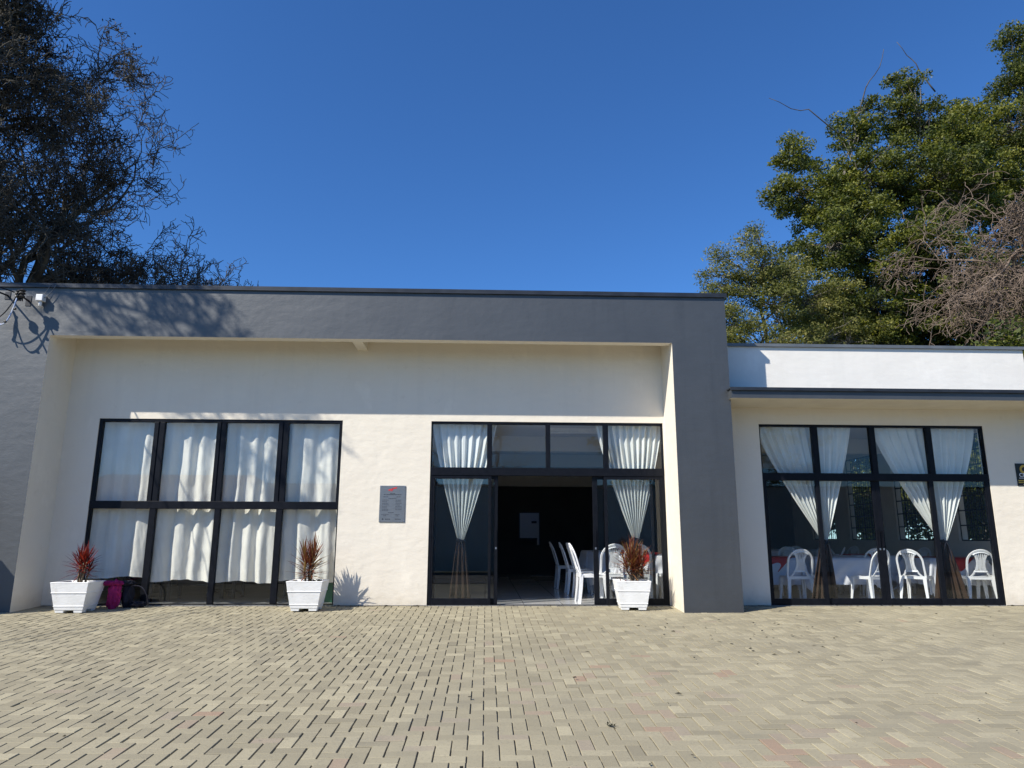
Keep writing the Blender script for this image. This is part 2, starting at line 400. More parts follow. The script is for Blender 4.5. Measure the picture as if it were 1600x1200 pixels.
# ------------------------------------------------------------------ the hall building
ZR = 4.765; YF = -0.70; YT = 0.15
XPL = -6.61; XR0 = 2.865; XR1 = 3.735; ZU = 3.985
W = dict(L=(-6.095, -2.293), D=(-0.886, 2.842), R=(4.416, 8.144)); ZT = 2.834
hall = thing('hall_building', 'single storey white hall with slate grey portal frame and black glazed fronts', 'building', (0,0,0))

g = MB()
# main wall, bays above and between the openings (cream outside, grey inside)
fm = {'+y': 1}
def wallx(x0, x1, z0, z1): g.box(x0, x1, 0, YT, z0, z1, 0, fm)
wallx(XPL-0.6, W['L'][0], -0.1, ZT); wallx(W['L'][1], W['D'][0], -0.1, ZT); wallx(XPL-0.6, XR0+0.02, ZT, 4.35)
wallx(W['D'][1], XR0+0.02, -0.1, ZT)
mw = g.build('wall', [M['cream'], M['intwall']], hall); mw['label'] = 'cream plastered wall recessed behind the grey portal'
g = MB()
wallx(XR0+0.02, W['R'][0], -0.1, ZT); wallx(W['R'][1], 8.92, -0.1, ZT); wallx(XR0+0.02, 8.92, ZT, 3.30)
mw = g.build('wall', [M['cream'], M['intwall']], hall); mw['label'] = 'cream wall of the lower wing under the canopy'
# portal frame: grey front, cream reveals
g = MB()
g.box(-9.6, XPL, YF, 0, -0.2, ZR, 0, {'+x': 1})
g.box(XR0, XR1, YF, YT, -0.2, ZU, 0, {'-x': 1})
g.box(XPL, XR1, YF, -0.53, ZU, ZR, 0, {'-z': 1, '+y': 1})
g.box(XR0, XR1, -0.53, -0.001, ZU, ZR, 0, {'-x': 1}); g.box(XR0+0.2, XR1, 0, YT, ZU, ZR, 0, {'-x': 1})
pf = g.build('portal_frame', [M['grey'], M['cream']], hall); pf['label'] = 'slate grey rough plastered portal frame'
g = MB()
g.box(XPL, XR0, -0.53, 0, 4.35, 4.45); g.box(-2.11, -1.95, -0.53, 0, ZU+0.003, 4.18)
g.build('recess_soffit', M['soffit'], hall)
g = MB()
g.box(-9.63, XR1+0.03, YF-0.035, -0.5, ZR, ZR+0.035); g.box(-9.63, XR1+0.03, YF-0.035, YF-0.015, ZR-0.03, ZR-0.001)
g.build('coping', M['cap'], hall)
g = MB(); g.box(-9.6, XR1, -0.5, 9.9, 4.46, 4.7); g.box(-9.6, -9.45, 0, 10.5, -.1, 4.46); g.box(XR1-0.15, XR1, YT, 10.5, 3.3, 4.46)
g.box(XR1, 8.75, YT+0.01, 10.5, 3.16, 3.29)
g.build('roof', M['roof'], hall)
# lower wing parapet with metal coping
g = MB(); g.box(XR1, 8.92, -0.12, 0.06, 3.31, 4.10)
o = g.build('parapet', M['white'], hall); o['label'] = 'white parapet of the lower wing'
g = MB(); g.box(XR1+0.002, 8.95, -0.16, 0.10, 4.10, 4.15)
g.build('parapet_coping', M['capgrey'], hall)
g = MB()
g.box(XR1-0.03, 9.3, -0.83, -0.001, 3.10, 3.24, 1, {'-y': 0, '-x': 0, '+x': 0, '+z': 0})
g.box(XR1+0.0, 9.3, -0.60, -0.12, 3.24, 3.31, 0)
cn = g.build('canopy', [M['grey'], M['soffit']], hall); cn['label'] = 'thin concrete canopy over the lower wing'
g = MB(); g.box(XR1-0.05, 9.33, -0.87, -0.12, 3.24, 3.262)
g.box(XR1-0.05, 9.33, -0.87, -0.85, 3.215, 3.239)
g.build('canopy_flashing', M['cap'], cn)

# interior shell
g = MB()
g.box(-8.2, 8.75, YT, 9.0, -0.06, 0.012, 0)
g.box(-8.2, 8.92, 0.0, YT, -0.06, 0.006, 0)
g.build('interior_floor', M['floor'], hall)
g = MB(); g.box(-8.2, 8.75, YT+0.01, 9.0, 3.02, 3.10); g.box(-1.5, 8.74, 3.0, 3.3, 2.72, 3.019); g.box(-1.5, 8.74, 6.2, 6.5, 2.72, 3.019)
g.build('interior_ceiling', M['ceiling'], hall)
g = MB()
g.box(-1.7, -1.5, YT+.01, 9.0, 0.013, 3.019)
g.box(-8.4, -8.2, YT+.01, 9.0, -0.05, 3.3); g.box(-8.2, -1.7, 7.0, 7.15, 0.013, 3.019)
# back wall of the dining hall with a serving hatch
HX0, HX1, HZ0, HZ1 = 0.95, 1.505, 0.80, 1.69
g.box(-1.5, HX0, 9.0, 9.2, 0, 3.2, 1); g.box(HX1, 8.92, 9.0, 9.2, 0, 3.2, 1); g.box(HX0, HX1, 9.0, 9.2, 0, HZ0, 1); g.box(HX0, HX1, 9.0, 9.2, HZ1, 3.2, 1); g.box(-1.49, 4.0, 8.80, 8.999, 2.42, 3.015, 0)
# side wall with four tall openings
sw = [(0.55, 1.85), (2.55, 3.85), (4.55, 5.85), (6.55, 7.85)]; SZ0, SZ1 = 0.98, 2.88
yy = YT+.01
for a, b_ in sw:
    g.box(8.75, 8.92, yy, a, -0.05, 3.3, 0, {'+x': 2}); g.box(8.75, 8.92, a, b_, -0.05, SZ0, 0, {'+x': 2}); g.box(8.75, 8.92, a, b_, SZ1, 3.3, 0, {'+x': 2}); yy = b_
g.box(8.75, 8.92, yy, 9.0, -0.05, 3.3, 0, {'+x': 2})
g.build('interior_wall', [M['intwall'], M['intshade'], M['cream']], hall)
g = MB(); g.box(-1.5, 4, 11.2, 11.4, 0, 3.4); g.box(-1.6, -1.5, 9.2, 11.4, 0, 3.4); g.box(4, 4.1, 9.2, 11.4, 0, 3.4)  # added roofless space behind the hatch, open so daylight reaches its white wall
g.box(1.42, 1.58, 11.19, 11.20, 1.44, 1.51, 1)
o = g.build('roofless_room_wall', [M['white'], M['ink']], hall)

# glazing ------------------------------------------------------------
def pane(parent, x0, x1, z0, z1, y):
    g = MB(); g.box(x0, x1, y, y+0.005, z0, z1); return g.build('pane', M['glass'], parent)
def frame_obj(name, boxes, parent, bev=0.004):
    g = MB()
    for b_ in boxes: g.box(*b_)
    return g.build(name, M['frame'], parent, bevel=bev)
FY0, FY1 = 0.012, 0.085

# left: fixed glazing, four bays, two rows
x0, x1 = W['L']
um = [(-5.24, -5.08), (-4.265, -4.12), (-3.30, -3.14)]; lm = [(-5.18, -5.085), (-4.19, -4.105), (-3.25, -3.155)]
zb0, zb1 = 1.435, 1.552
bx = [(x0, x0+0.055, FY0, FY1, zb1, ZT), (x1-0.05, x1, FY0, FY1, zb1, ZT), (x0+.055, x1-.05, FY0, FY1, ZT-0.05, ZT),
      (x0, x1, FY0-0.006, FY1, zb0, zb1), (x0, x0+0.035, FY0, FY1, 0.012, zb0), (x1-0.02, x1, FY0, FY1, 0.012, zb0), (x0+.035, x1-.02, FY0+.02, FY1, 0.012, 0.03)]
for a, b_ in um: bx += [(a, (a+b_)/2-0.012, FY0, FY1, zb1, ZT-.05), ((a+b_)/2-.012, (a+b_)/2+.012, FY0+.012, FY1, zb1, ZT-.05), ((a+b_)/2+.012, b_, FY0, FY1, zb1, ZT-.05)]
for a, b_ in lm: bx += [(a, b_, FY0, FY1, 0.03, zb0)]
wl = frame_obj('window', bx, hall); wl['label'] = 'black framed fixed window of eight panes left of the entrance'
ex = [x0+.055] + [v for p in um for v in p] + [x1-.05]; el = [x0+.035] + [v for p in lm for v in p] + [x1-.02]
for k in range(4):
    pane(wl, ex[2*k], ex[2*k+1], zb1, ZT-.05, 0.045); pane(wl, el[2*k], el[2*k+1], 0.03, zb0, 0.045)

def leaf(parent, a, b_, sl, sr, y, label=None, handle=None):
    ZL0, ZL1 = 0.014, 1.975
    bx = [(a, a+sl, y, y+0.032, ZL0, ZL1), (b_-sr, b_, y, y+0.032, ZL0, ZL1), (a+sl, b_-sr, y, y+0.032, ZL0, 0.105), (a+sl, b_-sr, y, y+0.032, ZL1-0.05, ZL1)]
    d = frame_obj('sliding_door', bx, parent, 0.003)
    if label: d['label'] = label
    pane(d, a+sl, b_-sr, 0.105, ZL1-.05, y+.014)
    if handle is not None:
        h = MB(); h.box(handle-.008, handle+.008, y-.022, y-.014, 0.90, 1.14); h.box(handle-.006, handle+.006, y-.014, y-.001, 0.91, 0.925); h.box(handle-.006, handle+.006, y-.014, y-.001, 1.115, 1.13)
        h.box(handle-.012, handle+.012, y-.006, y-.0005, 0.84, 0.87, 1)
        h.build('handle', [M['frame'], M['steel']], d)
    return d
def doorset(x0, x1, ums, zt0, zt1, leaves, lab, zdrop=0):
    bx = [(x0, x0+0.02, FY0, FY1+.02, zt1, ZT), (x1-0.02, x1, FY0, FY1+.02, zt1, ZT), (x0+.02, x1-.02, FY0, FY1+.02, ZT-0.035, ZT),
          (x0, x1, FY0-.006, FY1+.02, zt0, zt1), (x0, x0+0.045, FY0, FY1+.02, 0.008, zt0), (x1-0.06, x1, FY0, FY1+.02, 0.008, zt0), (x0+.045, x1-.06, FY0+.004, FY1+.02, 0.0085, 0.0135)]
    for a, b_ in ums: bx.append((a, b_, FY0, FY1, zt1, ZT-.035))
    d = frame_obj('window', bx, hall); d['label'] = lab
    ex = [x0+.02] + [v for p in ums for v in p] + [x1-.02]
    for k in range(4): pane(d, ex[2*k], ex[2*k+1], zt1, ZT-.035, 0.05)
    for L in leaves: leaf(hall, *L)
doorset(*W['D'], [(0.006, 0.088), (0.947, 1.019), (1.873, 1.955)], 1.975, 2.10,
        [(-0.841, 0.082, 0.028, 0.042, 0.016, 'fixed outer door leaf left of the open doorway'),
         (-0.80, 0.186, 0.02, 0.055, 0.056, 'open door leaf parked behind the left leaf', 0.16),
         (1.865, 2.782, 0.050, 0.028, 0.016, 'fixed outer door leaf right of the open doorway'),
         (1.685, 2.649, 0.080, 0.040, 0.056, 'open door leaf parked behind the right leaf', 1.72)],
        'black transom frame of four panes over the open entrance')
doorset(*W['R'], [(5.289, 5.384), (6.245, 6.335), (7.186, 7.277)], 1.93, 2.045,
        [(4.461, 5.345, 0.022, 0.062, 0.016, 'leftmost closed glass door of the right wing'),
         (5.285, 6.275, 0.062, 0.062, 0.056, 'second closed glass door of the right wing', 6.25),
         (6.277, 7.215, 0.072, 0.062, 0.056, 'third closed glass door of the right wing', 6.31),
         (7.145, 8.084, 0.072, 0.020, 0.016, 'rightmost closed glass door of the right wing')],
        'black transom frame of four panes in the right wing')
# steel casement windows in the side wall
for a, b_ in sw:
    g = MB(); t = 0.022
    for z in np.linspace(SZ0, SZ1-t, 8): g.box(8.80, 8.83, a, b_, z, z+t)
    for y in np.linspace(a, b_-t, 5): g.box(8.795, 8.8, a if False else y, y+t, SZ0, SZ1)
    for y in np.linspace(a+.08, b_-.1, 12): g.box(8.86, 8.868, y, y+.010, SZ0, SZ1)
    f = g.build('window', M['frame'], hall); f['label'] = 'barred steel window in the side wall of the hall'

# ------------------------------------------------------------------ curtains
def sheet(fn, nu, nv, name, mat, label, cat, group=None, parent=None):
    vs = []; fs = []
    for j in range(nv+1):
        for i in range(nu+1): vs.append(fn(i/nu, j/nv))
    for j in range(nv):
        for i in range(nu):
            q = j*(nu+1)+i; fs.append((q, q+1, q+nu+2, q+nu+1))
    g = MB(); g.add(vs, fs); o = g.build(name, mat, parent, smooth=True)
    if label: tag(o, label, cat, group)
    return o
def fold(u, n, seed, z=0):
    ph = seed*1.7
    return (math.sin(2*math.pi*(n*u + 0.35*math.sin(3.1*u+ph)) + ph + 0.5*noise.noise(Vector((u*3, z*0.7, seed))))
            + 0.45*math.sin(2*math.pi*(n*1.9*u)+ph*2.3+z*0.5)*(0.5+0.5*noise.noise(Vector((u*5, z, seed+9)))))
cl = ['outermost white curtain in the left window, all in shade, beside the corner', 'second white curtain from the left in the fixed window, partly sunlit',
      'third white curtain from the left in the fixed window', 'white curtain behind the rust dracaena, nearest the plaque']
for k in range(4):
    a = -6.15 + k*0.975; b_ = a + 1.02
    hz = [0.40, 0.355, 0.335, 0.345][k]
    def fn(u, v, a=a, b_=b_, k=k, hz=hz):
        z = 2.86 - v*(2.86-hz)
        hem = 0.018*math.sin(u*7+k)+0.01*noise.noise(Vector((u*9, k, 2)))
        gather = 0.04*math.sin(math.pi*v)*(1 if k % 2 else -1)*0.6
        sway = 0.035*noise.noise(Vector((u*2, z*0.8, k*3)))
        x = a + (b_-a)*(u + sway*0.6) + gather*(u-.5)
        amp = 0.026 + 0.012*v
        y = 0.168 + amp*fold(u, 3.6, k+1, z) + 0.012*noise.noise(Vector((u*10, z*3.1, k))) - 0.02*math.cos(u*math.pi*2)
        y += 0.006*noise.noise(Vector((u*22+z*4, z*7, k+5)))*min(1, v*2)
        return (x, y, z - hem*v)
    sheet(fn, 130, 70, 'curtain', M['curtain'], cl[k], 'curtain', 'white curtains in the left window')

def vcurtain(xa, xb, xk, zk, wt, nf, label, taillabel, group, tailw=0.34, y0=0.165, seed=1, dx=0.0):
    root = thing('tied_curtain', label, 'curtain', (xk, y0, 0.02), 0, group)
    ztop = 2.82
    def fn(u, v):
        z = ztop - v*(ztop-zk)
        s = (1-v)**1.0; s = s*0.985+0.015*(1-v)
        xl = xa + (xk-wt/2-xa)*(v**1.22); xr = xb + (xk+wt/2-xb)*(v**1.22)
        x = xl + (xr-xl)*u
        amp = 0.024 + 0.030*math.sin(min(1, v*1.2)*math.pi*0.62) ; amp *= (1-0.45*v**4)
        y = amp*fold(u, nf, seed, z*0.3)*(0.8+0.4*noise.noise(Vector((u*6, seed, 0)))) + 0.02*noise.noise(Vector((u*3, z, seed)))
        return (x-xk, y, z-0.02)
    p = sheet(fn, 200, 50, 'drape', M['sheer'], None, None, None, root)
    def fn2(u, v):
        z = zk - 0.02 - v*(zk-0.05)
        hw = 0.055 + (tailw/2-0.055)*(v**0.8)
        x = -hw + 2*hw*u + dx*v
        y = (0.010+0.022*v)*fold(u, 4, seed+4, z*0.4)
        return (x, y-0.0, z)
    t = sheet(fn2, 70, 26, 'tail', M['brown'], None, None, None, root)
    g = MB()
    pts = [(0.062*math.cos(a), 0.05*math.sin(a), zk-0.03+0.008*math.sin(2*a)) for a in np.linspace(0, 2*math.pi, 17)]
    g.tube(pts, 0.018, 6); g.tube([(0, -.06, zk-.03), (.03, -.08, zk-.1), (.055, -.075, zk-.25), (.05, -.07, zk-.36)], 0.008, 5)
    g.tube([(0, -.06, zk-.03), (-.04, -.08, zk-.12), (-.06, -.07, zk-.24)], 0.008, 5)
    g.tube([(0.0,-.065,zk-.03),(-.045,-.075,zk+.0),(-.07,-.07,zk-.04),(-.02,-.07,zk-.05)], 0.009, 5)
    g.build('tie', M['darkcloth'], root, smooth=True)
    return root
gc = 'tied white curtains with brown tails'
vcurtain(-0.88, 0.16, -0.39, 0.98, 0.10, 9, 'tied white curtain left of the open doorway with long brown tail', '', gc, 0.34, seed=1)
vcurtain(1.78, 2.86, 2.38, 1.01, 0.10, 10, 'tied white curtain right of the open doorway, above the dracaena planter', '', gc, 0.26, seed=2)
vcurtain(4.40, 6.02, 5.42, 0.985, 0.09, 11, 'wide tied curtain in the right wing nearest the grey pier', '', gc, 0.46, seed=3, dx=-.08)
vcurtain(6.36, 8.10, 7.36, 0.99, 0.10, 11, 'wide tied curtain in the right wing nearest the black sign', '', gc, 0.56, seed=6, dx=.04)
g = MB(); g.tube([(-6.2, 0.165, 2.88), (-2.2, 0.165, 2.88)], 0.012, 8); g.tube([(-1.3, 0.165, 2.85), (3.2, 0.165, 2.85)], 0.012, 8); g.tube([(4.2, 0.165, 2.85), (8.4, 0.165, 2.85)], 0.012, 8)
g.build('curtain_rail', M['steel'], hall)

# ------------------------------------------------------------------ chairs
def make_chair():
    root = thing('plastic_chair', 'x', 'chair')
    H = 0.43; wp = M['white_plastic']
    # seat
    g = MB(); n = 8; vs = []; fs = []
    for lay in (0, 1):
        for j in range(n+1):
            for i in range(n+1):
                u = i/n*2-1; v = j/n*2-1
                x = u*(0.205+0.012*v)*(1-0.06*abs(v)**4); y = v*0.205*(1-0.05*abs(u)**4)
                z = H - 0.012*(1-u*u)*(1-v*v) - (0.012 if v > .7 else 0) - lay*0.014
                vs.append((x, y, z))
    q0 = (n+1)*(n+1)
    for j in range(n):
        for i in range(n):
            q = j*(n+1)+i; fs.append((q, q+1, q+n+2, q+n+1)); fs.append((q0+q, q0+q+n+1, q0+q+n+2, q0+q+1))
    ring = [i for i in range(n+1)] + [(j+1)*(n+1)+n for j in range(n)] + [n*(n+1)+n-1-i for i in range(n)] + [(n-1-j)*(n+1) for j in range(n-1)]
    for k in range(len(ring)):
        a, b_ = ring[k], ring[(k+1) % len(ring)]; fs.append((a, q0+a, q0+b_, b_))
    g.add(vs, fs)
    # apron
    for sx in (-1, 1): g.strap([(sx*0.195, -0.19, H-.03), (sx*0.195, 0.19, H-.03)], 0.045, 0.012, (0, 0, 1))
    g.strap([(-.19, .195, H-.03), (.19, .195, H-.03)], 0.045, 0.012, (0, 0, 1)); g.strap([(-.19, -.195, H-.03), (.19, -.195, H-.03)], 0.045, 0.012, (0, 0, 1))
    g.build('seat', wp, root)
    for sx, sy in ((-1,-1),(1,-1),(-1,1),(1,1)):
        g = MB()
        g.strap([(sx*.185, sy*.185, H-.012), (sx*.195, sy*.20, 0.22), (sx*.215, sy*.225, 0.0)], [0.062, 0.048, 0.034], [0.03, 0.024, 0.018], (1, 0, 0))
        g.strap([(sx*.205, sy*.175, H-.012), (sx*.214, sy*.185, 0.22), (sx*.228, sy*.21, 0.0)], [0.055, 0.045, 0.032], [0.016, 0.012, 0.010], (0, 1, 0))
        g.build('leg', wp, root)
    # back: arch + splat
    g = MB(); pts = []
    for t in np.linspace(0, 1, 45):
        a = math.pi*t
        if t < 0.28: s = t/0.28; x = -0.205+0.0*s; z = H-0.03 + s*0.27
        elif t > 0.72: s = (1-t)/0.28; x = 0.205; z = H-0.03 + s*0.27
        else:
            b_ = (t-0.28)/0.44*math.pi; x = -0.205*math.cos(b_); z = H+0.24 + 0.20*math.sin(b_)
        y = -0.185 - 0.13*((z-H)/0.44)**1.1 if z > H else -0.185
        pts.append((x, y - 0.02*(1-(x/0.205)**2), z))
    g.strap(pts, 0.022, 0.034, (0, 1, 0.3))
    def back(x, z): return (x, -0.185-0.13*max(0, (z-H)/0.44)**1.1-0.02*(1-(x/.205)**2), z)
    for k in range(-3, 4):
        g.strap([back(k*0.030*s, z) for z, s in ((H+.09, .85), (H+.18, .62), (H+.27, .66), (H+.35, .95), (H+.41 - abs(k)*0.010, 1.2))], 0.016 if abs(k) < 3 else .03, 0.010, (1, 0, 0))
    g.strap([back(k, H+.215+.2*math.sqrt(1-(k/.205)**2)) for k in np.linspace(-.13, .13, 11)], 0.045, 0.012, (0, 0.3, 1))
    g.strap([back(k, H+.085) for k in np.linspace(-.10, .10, 5)], 0.035, 0.012, (0, 0.3, 1))
    for sx in (-1, 1): g.strap([back(sx*.09, H+.09), back(sx*.11, H+.04), back(sx*.15, H-.005)], 0.03, 0.012, (1, 0, 0))
    g.build('backrest', wp, root, bevel=0.004)
    return root
chair0 = make_chair(); used = [False]
def place(x, y, rz, label, s=1.0):
    c = chair0 if not used[0] else copy_tree(chair0)
    used[0] = True
    c.location = (x, y, 0.012); c.rotation_euler = (0, 0, R(rz)); c.scale = (s, s, s)
    tag(c, label, 'chair', 'white plastic chairs in the hall')
place(1.70, 0.48, -90, 'sunlit white plastic chair in the open doorway, side on to the yard', 1.04)
place(1.76, 1.35, -88, 'shaded white chair directly behind the sunlit doorway chair', 1.04)
place(1.72, 2.25, -91, 'third white chair back along the row inside the open doorway', 1.04)
place(1.66, 3.6, -89, 'farthest white chair of the row inside the open doorway', 1.04)
place(2.06, 0.72, 4, 'white chair seen from behind, just right of the open doorway edge', 1.03)
place(2.44, 0.62, 0, 'white chair seen from behind, half hidden by the rust dracaena', 1.03)
place(3.08, 0.62, 10, 'white chair at the right edge of the entrance glazing', 1.03)
place(5.10, 0.62, -3, 'shaded white chair behind the leftmost closed glass door', 0.95)
place(5.62, 1.05, -115, 'white chair seen edge on beside the first door stile of the right wing', 0.95)
place(6.33, 0.62, 22, 'sunlit white chair behind the second closed door, turned to the left', 0.95)
place(7.16, 0.68, -48, 'sunlit white chair behind the third closed door, turned half right', 0.95)
place(8.12, 0.60, -14, 'sunlit white chair behind the rightmost closed door, back to the yard', 0.95)
place(8.50, 0.95, 75, 'white chair against the side wall, turned towards its neighbour', 0.95)
place(6.95, 1.55, -20, 'shaded white chair behind the half right chair of the third door', 0.95)
place(6.0, 2.75, 180, 'white chair on the far side of the second table of the right wing', 0.95)
place(4.9, 2.75, 175, 'white chair on the far side of the table nearest the pier', 0.95)
place(7.3, 3.9, 180, 'white chair in front of the second side window', 0.95)
place(3.3, 3.0, 90, 'white chair deep in the hall between the two table groups', 1.0)
place(3.1, 1.9, 90, 'white chair on the far side of the entrance tables', 1.0)

for i_, (x_, y_, r_, l_) in enumerate([(4.75, 3.35, 5, 'far white chair in front of the long rear table, nearest the pier'), (5.4, 3.3, -8, 'far white chair at the middle of the long rear table'),
        (6.0, 3.35, 10, 'far white chair at the right end of the long rear table'), (8.2, 2.5, 100, 'white chair beside the second side window'), (6.6, 2.6, 60, 'white chair left of the middle table'),
        (4.1, 1.5, -80, 'white chair just behind the grey pier'), (7.9, 4.6, 100, 'far white chair by the third side window'), (6.9, 5.0, 0, 'far white chair before the rear right table'), (7.5, 5.0, 12, 'farthest white chair near the rear right table')]):
    place(x_, y_, r_, l_, .95)
# tables with cloths and red toppers
def table(x, y, wx, wy, h, lab, red=None, seed=0):
    t = thing('dining_table', 'folding dining table under white cloth, '+lab, 'table', (x, y, 0.012), 0, 'dining tables under white cloths')
    g = MB(); g.box(-wx/2, wx/2, -wy/2, wy/2, h-.03, h); g.build('tabletop', M['white_plastic'], t, bevel=.004)
    for sx in (-1, 1):
        for sy in (-1, 1):
            g = MB(); g.tube([(sx*(wx/2-.06), sy*(wy/2-.06), h-.03), (sx*(wx/2-.04), sy*(wy/2-.04), 0)], 0.014, 8); g.build('leg', M['white_plastic'], t)
    # cloth
    N = 44; g = MB(); vs = []; fs = []; ov = 0.46
    for j in range(N+1):
        for i in range(N+1):
            a = (i/N*2-1)*(wx/2+ov); b_ = (j/N*2-1)*(wy/2+ov)
            ca = max(-wx/2-.006, min(wx/2+.006, a)); cb = max(-wy/2-.006, min(wy/2+.006, b_))
            ea, eb = a-ca, b_-cb; d = math.hypot(ea, eb)
            dn = max(abs(ea), abs(eb)) + 0.35*min(abs(ea), abs(eb))
            if d > 1e-6:
                dx, dy = ea/d, eb/d
                s = 0.03 + 0.05*min(1, d/.4)*(0.6+0.6*math.sin((a*1.7-b_*2.1)*9+seed)) + 0.02*noise.noise(Vector((a*5, b_*5, seed)))
                cr = min(abs(ea), abs(eb))*0.35
                ca += dx*min(d, s+cr); cb += dy*min(d, s+cr)
            vs.append((ca, cb, h+0.006-max(0, dn-.0)*0.98))
    for j in range(N):
        for i in range(N):
            q = j*(N+1)+i; fs.append((q, q+1, q+N+2, q+N+1))
    g.add(vs, fs); c = g.build('tablecloth', M['tcloth'], None, smooth=True); c.location = (x, y, 0.012)
    tag(c, 'white tablecloth hanging in folds, '+lab, 'tablecloth', 'white tablecloths')
    if red:
        g = MB(); vs = []; fs = []; K = 16; w_ = red
        for j in range(K+1):
            for i in range(K+1):
                a = (i/K-0.5)*w_; b_ = (j/K-0.5)*w_
                p = (a-b_)*0.707; q = (a+b_)*0.707          # laid as a diamond
                cp = max(-wx/2-.012, min(wx/2+.012, p)); cq = max(-wy/2-.05, min(wy/2+.05, q))
                vs.append((cp, cq, h+0.012-abs(p-cp)-abs(q-cq)))
        for j in range(K):
            for i in range(K):
                q = j*(K+1)+i; fs.append((q, q+1, q+K+2, q+K+1))
        g.add(vs, fs); c = g.build('table_topper', M['redcloth'], None, smooth=True); c.location = (x, y, 0.012)
        tag(c, 'red diamond topper with a hanging point, '+lab, 'tablecloth', 'red toppers')
table(2.62, 1.25, 0.75, 0.75, 0.74, 'just inside right of the open doorway', 0.95, 1)
table(2.40, 2.3, 0.75, 0.9, 0.74, 'second back from the open doorway', None, 2)
table(2.40, 3.5, 0.75, 0.9, 0.74, 'third back from the open doorway', None, 3)
table(4.95, 1.40, 0.85, 0.8, 0.68, 'behind the leftmost door of the right wing', 0.98, 4)
table(6.15, 1.45, 0.95, 0.8, 0.68, 'behind the second door of the right wing', None, 5)
table(7.20, 2.30, 0.8, 0.8, 0.70, 'in the middle of the right wing', 0.9, 6)
table(8.05, 1.30, 0.95, 0.8, 0.68, 'beside the side wall of the right wing', 0.98, 7)
table(5.3, 3.9, 1.5, 0.8, 0.74, 'farther back in the right wing', 1.0, 8)

table(7.2, 5.7, 1.5, 0.8, 0.74, 'at the rear right of the hall', None, 9)
# ceiling lamp seen through the transom
lt = thing('ceiling_light', 'white batten light on the hall ceiling behind the transom', 'ceiling light', (1.75, 1.9, 3.019))
g = MB(); g.box(-.62, .62, -.05, .05, -.06, 0); g.build('housing', M['white_plastic'], lt)
g = MB()
for s in (-.025, .025): g.tube([(-.6, s, -.075), (.6, s, -.075)], 0.013, 8)
g.build('tube', M['white_plastic'], lt)

# left room furniture seen below the hems
def desk(x, y, w_, d, h, lab):
    t = thing('desk', lab, 'desk', (x, y, 0.012), 0, 'dark desks in the left room')
    g = MB(); g.box(-w_/2, w_/2, -d/2, d/2, h-.035, h); g.build('desktop', M['darkwood'], t, bevel=.003)
    for sx in (-1, 1):
        for sy in (-1, 1):
            g = MB(); g.box(sx*(w_/2-.03)-.022, sx*(w_/2-.03)+.022, sy*(d/2-.03)-.022, sy*(d/2-.03)+.022, 0, h-.036); g.build('leg', M['darkwood'], t)
    g = MB(); g.box(-w_/2+.06, w_/2-.06, -.012, .012, h*.55, h-.037); g.build('modesty_panel', M['darkwood'], t)
desk(-5.55, 0.75, 0.62, 0.45, 0.42, 'low dark table under the outermost curtain')
desk(-4.72, 0.95, 0.75, 0.5, 0.40, 'low dark table under the second curtain')
desk(-3.75, 1.35, 0.9, 0.55, 0.72, 'dark desk under the third curtain')
desk(-2.95, 1.3, 0.5, 0.5, 0.6, 'dark desk beside the green crate')
desk(1.24, 10.3, 0.56, 0.4, 0.98, 'dark table silhouetted in the serving hatch')
oc = thing('office_chair', 'black office chair with star base in the left room', 'chair', (-4.55, 1.75, 0.012))
g = MB()
for k in range(5):
    a = k*2*math.pi/5+.3; g.strap([(0, 0, .1), (.3*math.cos(a), .3*math.sin(a), .06)], [.05, .03], [.04, .025], (-math.sin(a), math.cos(a), 0))
    g.tube([(.3*math.cos(a), .3*math.sin(a)-.015, .03), (.3*math.cos(a), .3*math.sin(a)+.015, .03)], .028, 10)
g.tube([(0, 0, .08), (0, 0, .42)], 0.025, 8); g.build('base', M['rubber'], oc)
g = MB(); g.box(-.23, .23, -.22, .22, .42, .50); g.build('seat', M['darkcloth'], oc, bevel=.03)
g = MB(); g.box(-.21, .21, .2, .26, .58, 1.05); g.box(-.03, .03, .24, .27, .45, .6); g.build('backrest', M['darkcloth'], oc, bevel=.02)
gb = thing('storage_crate', 'green plastic crate on the floor behind the last pane', 'crate', (-2.44, 0.55, 0.012))
g = MB(); g.frustum(0, 0, 0, .30, .15, .12, .18, .15); g.build('body', M['green'], gb, bevel=.01)
g = MB(); g.box(-.19, .19, -.16, .16, .301, .33); g.build('rim', M['green'], gb, bevel=.005)

# ------------------------------------------------------------------ plaque and sign
pq = thing('wall_plaque', 'grey engraved inauguration plaque on the white wall', 'plaque', (-1.46, 0, 1.525))
g = MB(); g.box(-.198, .198, -.014, -.001, -.28, .28); g.build('plate', M['plaque'], pq, bevel=.003)
g = MB()
def bar(x, z, w_, h): g.box(x-w_/2, x+w_/2, -.0155, -.0142, z-h/2, z+h/2)
rs = random.Random(3)
def words(xa, xb, z, h=0.007):
    x = xa
    while x < xb-.006:
        w_ = min(rs.uniform(.008, .026), xb-x); bar(x+w_/2, z, w_, h); x += w_+.005
words(-.04, .04, .158, .010); words(-.135, .135, .142, .010); words(-.14, -.07, .108); words(.065, .135, .108)
words(-.06, .06, .080); 
for z in (.056, .032, .008, -.016, -.040, -.064, -.088, -.105):
    words(-.155, -.155+rs.uniform(.07, .11), z, .006)
    if z > -.09: words(.05, .05+rs.uniform(.07, .10), z, .006)
words(-.06, .03, -.135); words(-.16, -.05, -.165); words(-.13, -.08, -.182); words(.05, .12, -.165); words(.06, .11, -.185); words(-.10, -.02, -.235, .012); words(.05, .14, -.235, .009)
g.tube([(-.14, -.0142, -.235), (-.14, -.0158, -.235)], .012, 14)
